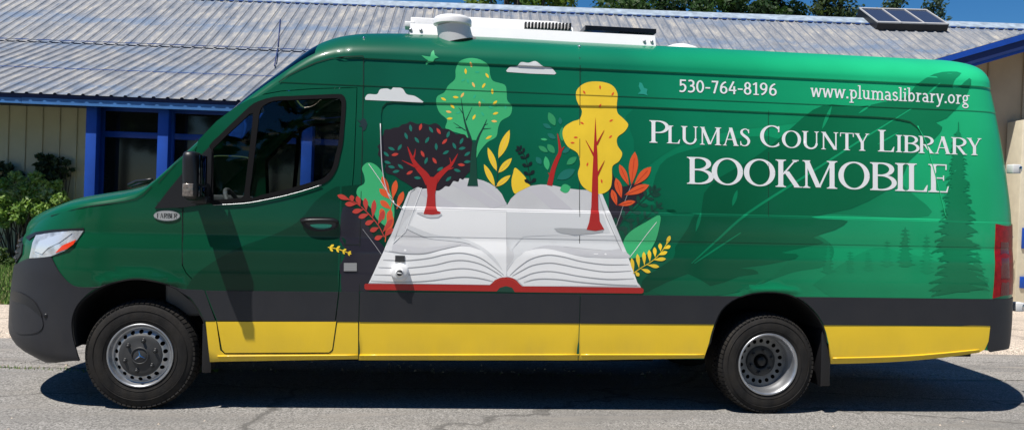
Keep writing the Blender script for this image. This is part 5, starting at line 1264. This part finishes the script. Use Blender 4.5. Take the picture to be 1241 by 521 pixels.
while aa < WING-2.5:
    p = MB(); p.box2((aa,.07,.0), (aa+.175,.20,2.80), BLUE, .004); p.build('post', root)
    # window bay behind each pair of posts
    b0, b1 = aa+.02, aa+pw+.02; f = MB()
    f.box2((b0+.03,.42,2.32), (b1-.03,.49,2.42), BLUE, .003); f.box2((b0-.02,.41,0), (b0+.10,.50,2.83), BLUE, .003); f.box2((b0+.1,.425,2.76), (b1-.02,.485,2.83), BLUE); f.box2((b0+.1,.425,.0), (b1-.02,.485,.75), BLUE)
    f = f.build('window', root)
    g = MB(); g.box2((b0+.10,.452,.75), (b1-.02,.462,2.32), GLB); g.box2((b0+.10,.452,2.42), (b1-.02,.462,2.76), GLB); g.build('pane', f)
    aa += pw; k += 1
bx_ = MB(); bx_.box2((posts[0],.60,0), (WING-.5,.62,2.84), VOID); bx_.build('back_wall', root)
ew = MB(); ew.box2((posts[0]-.03,.14,0), (posts[0]-.005,WL,2.83), CREAM); ew.build('wall_return', root)
# the wing on the right: gable front with blue rake boards
wf = 0.; R1, R2 = bpx(1139,70.5,wf), bpx(1241,41,wf); tp = (R2[1]-R1[1])/(R2[0]-R1[0]); ae = R1[0]-(R1[1]-2.9)/tp; ar = R1[0]+(Z2_+.05-R1[1])/tp
wr = MB(); nn = 90; vs = []; fs = []
prof = [(0,0),(.40,0),(.46,.026),(.56,.026),(.62,0)]; Wn = []; w = wf
while w < W2: Wn += [(w+u*.229, q) for u, q in prof]; w += .229
for w, q in Wn:
    for a in (ae, (ae+ar)/2, ar): vs.append((a, w, R1[1]+(a-R1[0])*tp+q))
for i in range(len(Wn)-1): fs += [[i*3+j, i*3+j+1, (i+1)*3+j+1, (i+1)*3+j] for j in range(2)]
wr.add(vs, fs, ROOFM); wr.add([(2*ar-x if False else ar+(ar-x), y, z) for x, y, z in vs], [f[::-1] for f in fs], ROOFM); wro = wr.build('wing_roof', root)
va = []
for w in (W1, 5., 6., W2): va.append((R1[0]+((Z1_+(w-W1)*T31)+.035-R1[1])/tp, w, Z1_+(w-W1)*T31+.095))
vf = MB(); vf.tube(va, .018, BLUED, 6); vf.build('valley_flashing', wro)
def rake(mb, w0, w1, d0, d1, m):
    z = lambda a, d: R1[1]+(a-R1[0])*tp-d
    for s_ in (0, 1):
        P = [(ae-.1, z(ae-.1, d0)), (ar, z(ar, d0)), (ar, z(ar, d1)), (ae-.1, z(ae-.1, d1))]
        if s_: P = [(2*ar-a, b) for a, b in P]
        vs = [(a, w0, b) for a, b in P]+[(a, w1, b) for a, b in P]; mb.add(vs, [[0,1,2,3],[7,6,5,4],[0,4,5,1],[1,5,6,2],[2,6,7,3],[3,7,4,0]], m)
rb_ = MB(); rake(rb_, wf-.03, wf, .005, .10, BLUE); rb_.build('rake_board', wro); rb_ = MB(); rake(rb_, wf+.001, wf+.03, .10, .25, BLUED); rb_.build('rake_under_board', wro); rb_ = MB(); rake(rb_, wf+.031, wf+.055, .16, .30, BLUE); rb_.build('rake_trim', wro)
g = MB(); zr = lambda a: R1[1]+(a-R1[0])*tp-.08; WW = wf+.62
g.add([(ae+.3,WW,0),(2*ar-ae-.3,WW,0),(2*ar-ae-.3,WW,zr(ae+.3)),(ar,WW,zr(ar)),(ae+.3,WW,zr(ae+.3)),(ae+.3,W2,0),(ae+.3,W2,zr(ae+.3))], [[0,1,2,3,4],[5,0,4,6]], TAN)
a = ae+.5
while a < 2*ar-ae-.5: g.box2((a,WW-.025,0), (a+.05,WW-.001,zr(a if a < ar else 2*ar-a)-.02), TAN, .004); a += .6
g.add([(ae,wf,zr(ae)-.0),(ar,wf+.0,zr(ar)),(ar,WW,zr(ar)),(ae,WW,zr(ae))], [[0,1,2,3]], TAN)
g.build('gable_wall', root)
WH = mat('white_trim', (.75,.73,.66), .6, var=.05)
c0, c1 = bpx(1226,300,WW-.3)[0], bpx(1237.5,300,WW-.3)[0]
pf = MB(); pf.box2((c0,WW-.45,.05), (c1+.9,WW-.03,3.15), mat('cream_post', (.62,.56,.42), .7, var=.06), .01); pl = pf.build('porch_pillar', root)
pf = MB(); q0 = bpx(1238.2,290,WW-.46)
for ya, yb in ((276,301),(335,349)):
    za, zb2 = bpx(1239,ya,WW-.46)[1], bpx(1239,yb,WW-.46)[1]; pf.box2((q0[0],WW-.48,zb2), (q0[0]+.5,WW-.452,za), BLUE, .004)
pf.build('notice_panel', pl)
tz = bpx(1229,291,WW-.6); fb = MB(); fb.tube([(tz[0]-.02,WW-.452,tz[1]),(tz[0]-.02,WW-.56,tz[1]),(tz[0]-.05,WW-.6,tz[1]-.03),(tz[0]-.05,WW-.6,tz[1]-.08)], .02, SILV, 10); fb.box((tz[0]-.02,WW-.53,tz[1]+.05), (.09,.02,.02), SILV, bev=.004); fb.build('tap', pl)
# roof window / solar collector on the slope
co = [rp_(1038,22), rp_(1122,24), rp_(1148,42.5), rp_(1064,40)]
sk = empty('solar_collector', tuple(BM @ ((co[0]+co[2])/2))); tag(sk, 'flat framed solar collector with three dark panes standing on the metal roof', 'solar panel')
Ms = Matrix.Translation(-((BM @ ((co[0]+co[2])/2))))
P4 = [Ms @ (BM @ (c+Vector((0,0,.17)))) for c in co]
# keep it a true rectangle: base edge and slope edge
ub_ = (P4[2]-P4[3]+P4[1]-P4[0])/2; vb = (P4[0]-P4[3]+P4[1]-P4[2])/2; vb = vb-ub_*(vb.dot(ub_)/ub_.length_squared)*.35; nrm = ub_.cross(vb).normalized()
if nrm.z < 0: nrm = -nrm
ctr = sum(P4, Vector())/4; cc = lambda u, v, h: ctr+ub_*u+vb*v+nrm*h
FRM = mat('aluminium_frame', (.60,.58,.55), .4, metal=.3); SOLG = mat('solar_glass', (.04,.045,.07), .12, spec=.6, coat=.6)
def slab_(mb, u0, u1, v0, v1, h0, h1, m):
    vs = [cc(u, v, h) for h in (h0, h1) for u, v in ((u0,v0),(u1,v0),(u1,v1),(u0,v1))]; mb.add(vs, [[3,2,1,0],[4,5,6,7],[0,1,5,4],[1,2,6,5],[2,3,7,6],[3,0,4,7]], m)
mb = MB(); slab_(mb, -.5,.5,-.5,.5,-.30,.06, BLK); mb.build('box', sk)
mb = MB()
for u in (-.5,-.175,.155,.48): slab_(mb, u-(.0 if u > -.4 else 0), u+.02, -.5,.5,.061,.085, FRM)
slab_(mb,-.5,.5,-.5,-.45,.0605,.09,FRM); slab_(mb,-.5,.5,.45,.5,.0605,.09,FRM); mb.build('frame', sk)
for u in (-.48,-.155,.175):
    mb = MB(); slab_(mb, u, u+.305, -.45,.45,.0602,.07, SOLG); mb.build('pane', sk)
mb = MB(); slab_(mb, -.53,.56,-.72,-.56,-.28,-.20, BLUER); mb.build('flashing', sk)
# ================================================================ PLANTS
def leafmat(name, c, tr=.25):
    m = mat(name, c, .55, spec=.3); nt = m.node_tree; N = nt.nodes; L = nt.links; b = N['Principled BSDF']
    t = N.new('ShaderNodeBsdfTranslucent'); t.inputs[0].default_value = (min(1, c[0]*1.6), min(1, c[1]*1.7), c[2], 1); mx = N.new('ShaderNodeMixShader'); mx.inputs[0].default_value = tr
    L.new(b.outputs[0], mx.inputs[1]); L.new(t.outputs[0], mx.inputs[2]); L.new(mx.outputs[0], N['Material Output'].inputs[0]); return m
def leaves(mb, n, blobs, size, mats, r, flat=.5, droop=0.):
    """small leaf faces spread through the volume of many uneven clumps"""
    tot = sum(b[3]*b[4]*b[5] for b in blobs)
    for b in blobs:
        k = int(n*b[3]*b[4]*b[5]/tot); mm = mats[r.randrange(len(mats))]
        for _ in range(k):
            while True:
                v = Vector((r.uniform(-1,1), r.uniform(-1,1), r.uniform(-1,1)))
                if .25 < v.length < 1: break
            v = v*(.55+.45*v.length)
            p = Vector((b[0]+v.x*b[3], b[1]+v.y*b[4], b[2]+v.z*b[5])); s = size*r.uniform(.6,1.3)
            nv = (v*.8+Vector((r.gauss(0,1), r.gauss(0,1), r.gauss(.4,1)))*flat).normalized(); t = nv.orthogonal().normalized(); t = Matrix.Rotation(r.uniform(0,6.28), 3, nv) @ t; u = nv.cross(t)
            t.z -= droop
            mb.add([p-t*s*.5, p-u*s*.22+t*s*.05, p+t*s*.5, p+u*s*.25], [[0,1,2,3]], mm if r.random() < .8 else mats[r.randrange(len(mats))])
BARK = mat('tree_bark', (.07,.055,.04), .9, var=.3, vscale=6, bump=.6, bscale=14)
def tree(name, base, h, rx, rz, nclump, nleaf, size, cols, seed, label, cat='tree', conifer=False, group='trees behind the library roof', lo=.25):
    r = random.Random(seed); t = empty(name, base); tag(t, label, cat, group)
    tk = MB(); tk.tube([(0,0,-.1),(.1,.05,h*.3),(0,-.1,h*.6),(.05,0,h*.93)], [h*.028,h*.022,h*.014,h*.004], BARK, 10)
    bl = []
    for i in range(nclump):
        if conifer:
            f = (i+.5)/nclump; z = h*(lo+(1-lo)*f); rad = rx*(1-f)**.5*(.5+.4*r.random())+.12; a = r.uniform(0, 6.28); d = rad*r.uniform(.3,1); bl.append((d*cos(a), d*sin(a), z-d*.18, rad*.55+.15, rad*.55+.15, h*.035+.1))
        else:
            a = r.uniform(0, 6.28); e = math.asin(r.uniform(-.75,1)); q = r.uniform(.45,.95); sz = rx*r.uniform(.20,.36)
            bl.append((rx*q*cos(a)*cos(e), rx*q*sin(a)*cos(e), h-rz+rz*q*sin(e), sz, sz, sz*.75))
            if i % 3 == 0: tk.tube([(0,0,h*.35), (bl[-1][0]*.5, bl[-1][1]*.5, (h*.4+bl[-1][2])/2), bl[-1][:3]], [h*.010,h*.007,h*.002], BARK, 6)
    tk.build('trunk', t); cr = MB(); ms = [leafmat(name+'_leaf', c) for c in cols]; leaves(cr, nleaf, bl, size, ms, r, .7, .0); cr.build('crown', t); return t
def gpos(px, y, zz=0): p = un_w(px, 10, y=y); return (p[0], y, 0)
tree('broadleaf_tree', gpos(627,24), 13.6, 2.3, 4.6, 50, 12000, .26, [(.10,.17,.03),(.15,.22,.04),(.07,.12,.02)], 3, 'light green broadleaf tree rising behind the roof ridge above the air conditioner')
tree('broadleaf_tree', gpos(802,27), 14.6, 3.0, 5.6, 70, 18000, .26, [(.025,.06,.015),(.04,.085,.02),(.015,.04,.012)], 7, 'dark green dense tree behind the ridge, left one of the dark pair')
tree('broadleaf_tree', gpos(922,26), 13.6, 1.8, 5.2, 46, 10000, .26, [(.02,.05,.014),(.035,.075,.02),(.015,.036,.012)], 12, 'smaller dark green tree behind the ridge with sky showing through at its right end')
tree('conifer_tree', gpos(1017,29), 14.0, 2.3, 6, 90, 15000, .25, [(.045,.075,.025),(.065,.095,.03),(.03,.05,.02)], 15, 'olive green conifer behind the ridge just left of the solar collector', conifer=True, lo=.3)
tree('conifer_tree', gpos(1086,31), 13.3, 1.7, 5, 80, 11000, .24, [(.04,.075,.045),(.06,.10,.06)], 18, 'blue-green spruce behind the ridge directly over the solar collector', conifer=True, lo=.3)
tree('conifer_tree', gpos(1132,30), 12.2, 1.8, 5, 80, 11000, .24, [(.04,.075,.045),(.06,.10,.06)], 21, 'blue-green spruce farthest to the right behind the ridge', conifer=True, lo=.3)
# shrub against the cream wall
def wpt(px, py, w): a, z = bpx(px, py, w); return BM @ Vector((a, w, z))
def shrub(name, w, pts, n, size, cols, seed, label, base_px, stems=True):
    r = random.Random(seed); a, _ = bpx(base_px, 330, w); b0 = BM @ Vector((a, w, 0.05)); t = empty(name, tuple(b0)); tag(t, label, 'shrub', 'shrubs along the cream wall'); bl = []
    for px, py, rp in pts:
        p = wpt(px, py, w)-b0; rr = rp/70.; bl.append((p.x, p.y+r.uniform(-.08,.08), p.z, rr, rr*.8, rr*.8))
    cr = MB(); leaves(cr, n, bl, size, [leafmat(name+'_leaf', c) for c in cols], r, 1.); cr.build('foliage', t)
    if stems:
        tk = MB()
        for b in bl: tk.tube([(r.uniform(-.1,.1), 0, 0), (b[0]*.7+r.uniform(-.15,.15), b[1]*.5, b[2]*.55), (b[0], b[1], b[2])], [.014,.010,.004], BARK, 6)
        tk.build('stem', t)
shrub('climbing_shrub', .55, [(x+r.uniform(-4,4), y+r.uniform(-3,3), q) for x, y, q in [(5,240,14),(18,232,13),(30,228,12),(42,232,14),(55,235,13),(68,238,12),(78,243,10),(85,248,7),(12,255,13),(25,250,13),(38,252,12),(50,254,11),(62,250,10),(22,262,9),(45,262,8),(35,242,12),(2,262,12),(-10,245,16),(56,222,7),(30,220,7),(-25,240,16),(8,272,7),(20,216,9),(42,214,9),(66,226,8),(6,222,9),(74,234,7)]], 9000, .085, [(.24,.36,.09),(.32,.44,.14),(.16,.27,.06),(.36,.44,.22)], 5, 'pale green leafy shrub spreading against the cream wall', 15)
shrub('shaded_climber', .78, [(x, y, q) for x, y, q in [(8,205,7),(5,215,8),(14,211,5),(48,190,6),(56,198,8),(66,205,8),(74,211,6),(82,197,5),(86,206,3),(50,208,6),(60,214,7),(72,218,5),(46,200,4),(60,190,5),(70,196,6),(52,204,7),(66,213,7),(80,206,5),(12,203,6),(20,212,6),(-8,205,9),(2,198,4),(76,192,3)]], 1500, .10, [(.035,.06,.03),(.05,.08,.035),(.02,.04,.02)], 8, 'leafy climber sprigs coloured as shaded, on the cream wall above the pale shrub', 50)  # leaf greens darkened to stand for the eave's shade
shrub('low_plant', .3, [(x, y, q) for x, y, q in [(3,312,8),(10,318,7),(16,316,6),(0,325,9),(12,327,6),(-12,320,10),(20,326,4),(6,303,5)]], 1300, .06, [(.06,.11,.03),(.09,.14,.04),(.12,.16,.05)], 9, 'low plant with small leaves at the foot of the wall beside the lawn', 5, False)

# the far side of the street, behind the camera: what the windows and paint mirror
r = random.Random(31)
for k, (x, y, h) in enumerate([(-13,-19,9),(-6.5,-16,11),(-.5,-20,10),(5,-17,11.5),(11,-20,9.5),(17,-17,11),(24,-19,10),(-21,-18,11)]):
    tree('street_tree', (x, y, 0), h, 4.2, h*.42, 40, 3000, .75, [(.03,.06,.018),(.045,.085,.025),(.02,.045,.014)], 40+k, 'dark leafy street tree across the road from the van', group='trees across the road')

r = random.Random(77); mb = MB()
for k in range(900):
    x = r.uniform(-3, 8); y = r.choice([1.25+abs(r.gauss(0,.25)), r.uniform(-1.2,2.4), 2.40-abs(r.gauss(0,.08))]); q = r.uniform(.004,.011)*(1.3 if y > 1.2 else .8); z = .004 if y > 1.25 else 0
    if -1.0 < x < 6.6 and -.1 < y < 1.2: continue
    mb.add([(x-q,y-q*.6,z),(x+q*.8,y-q,z),(x+q,y+q*.7,z),(x-q*.5,y+q,z),(x+q*.1,y,z+q*1.1)], [[0,1,4],[1,2,4],[2,3,4],[3,0,4]], GUTT if r.random() < .6 else WALKM)
tag(mb.build('grit'), 'loose grit and small stones scattered along the edge of the road', 'grit', kind='stuff')
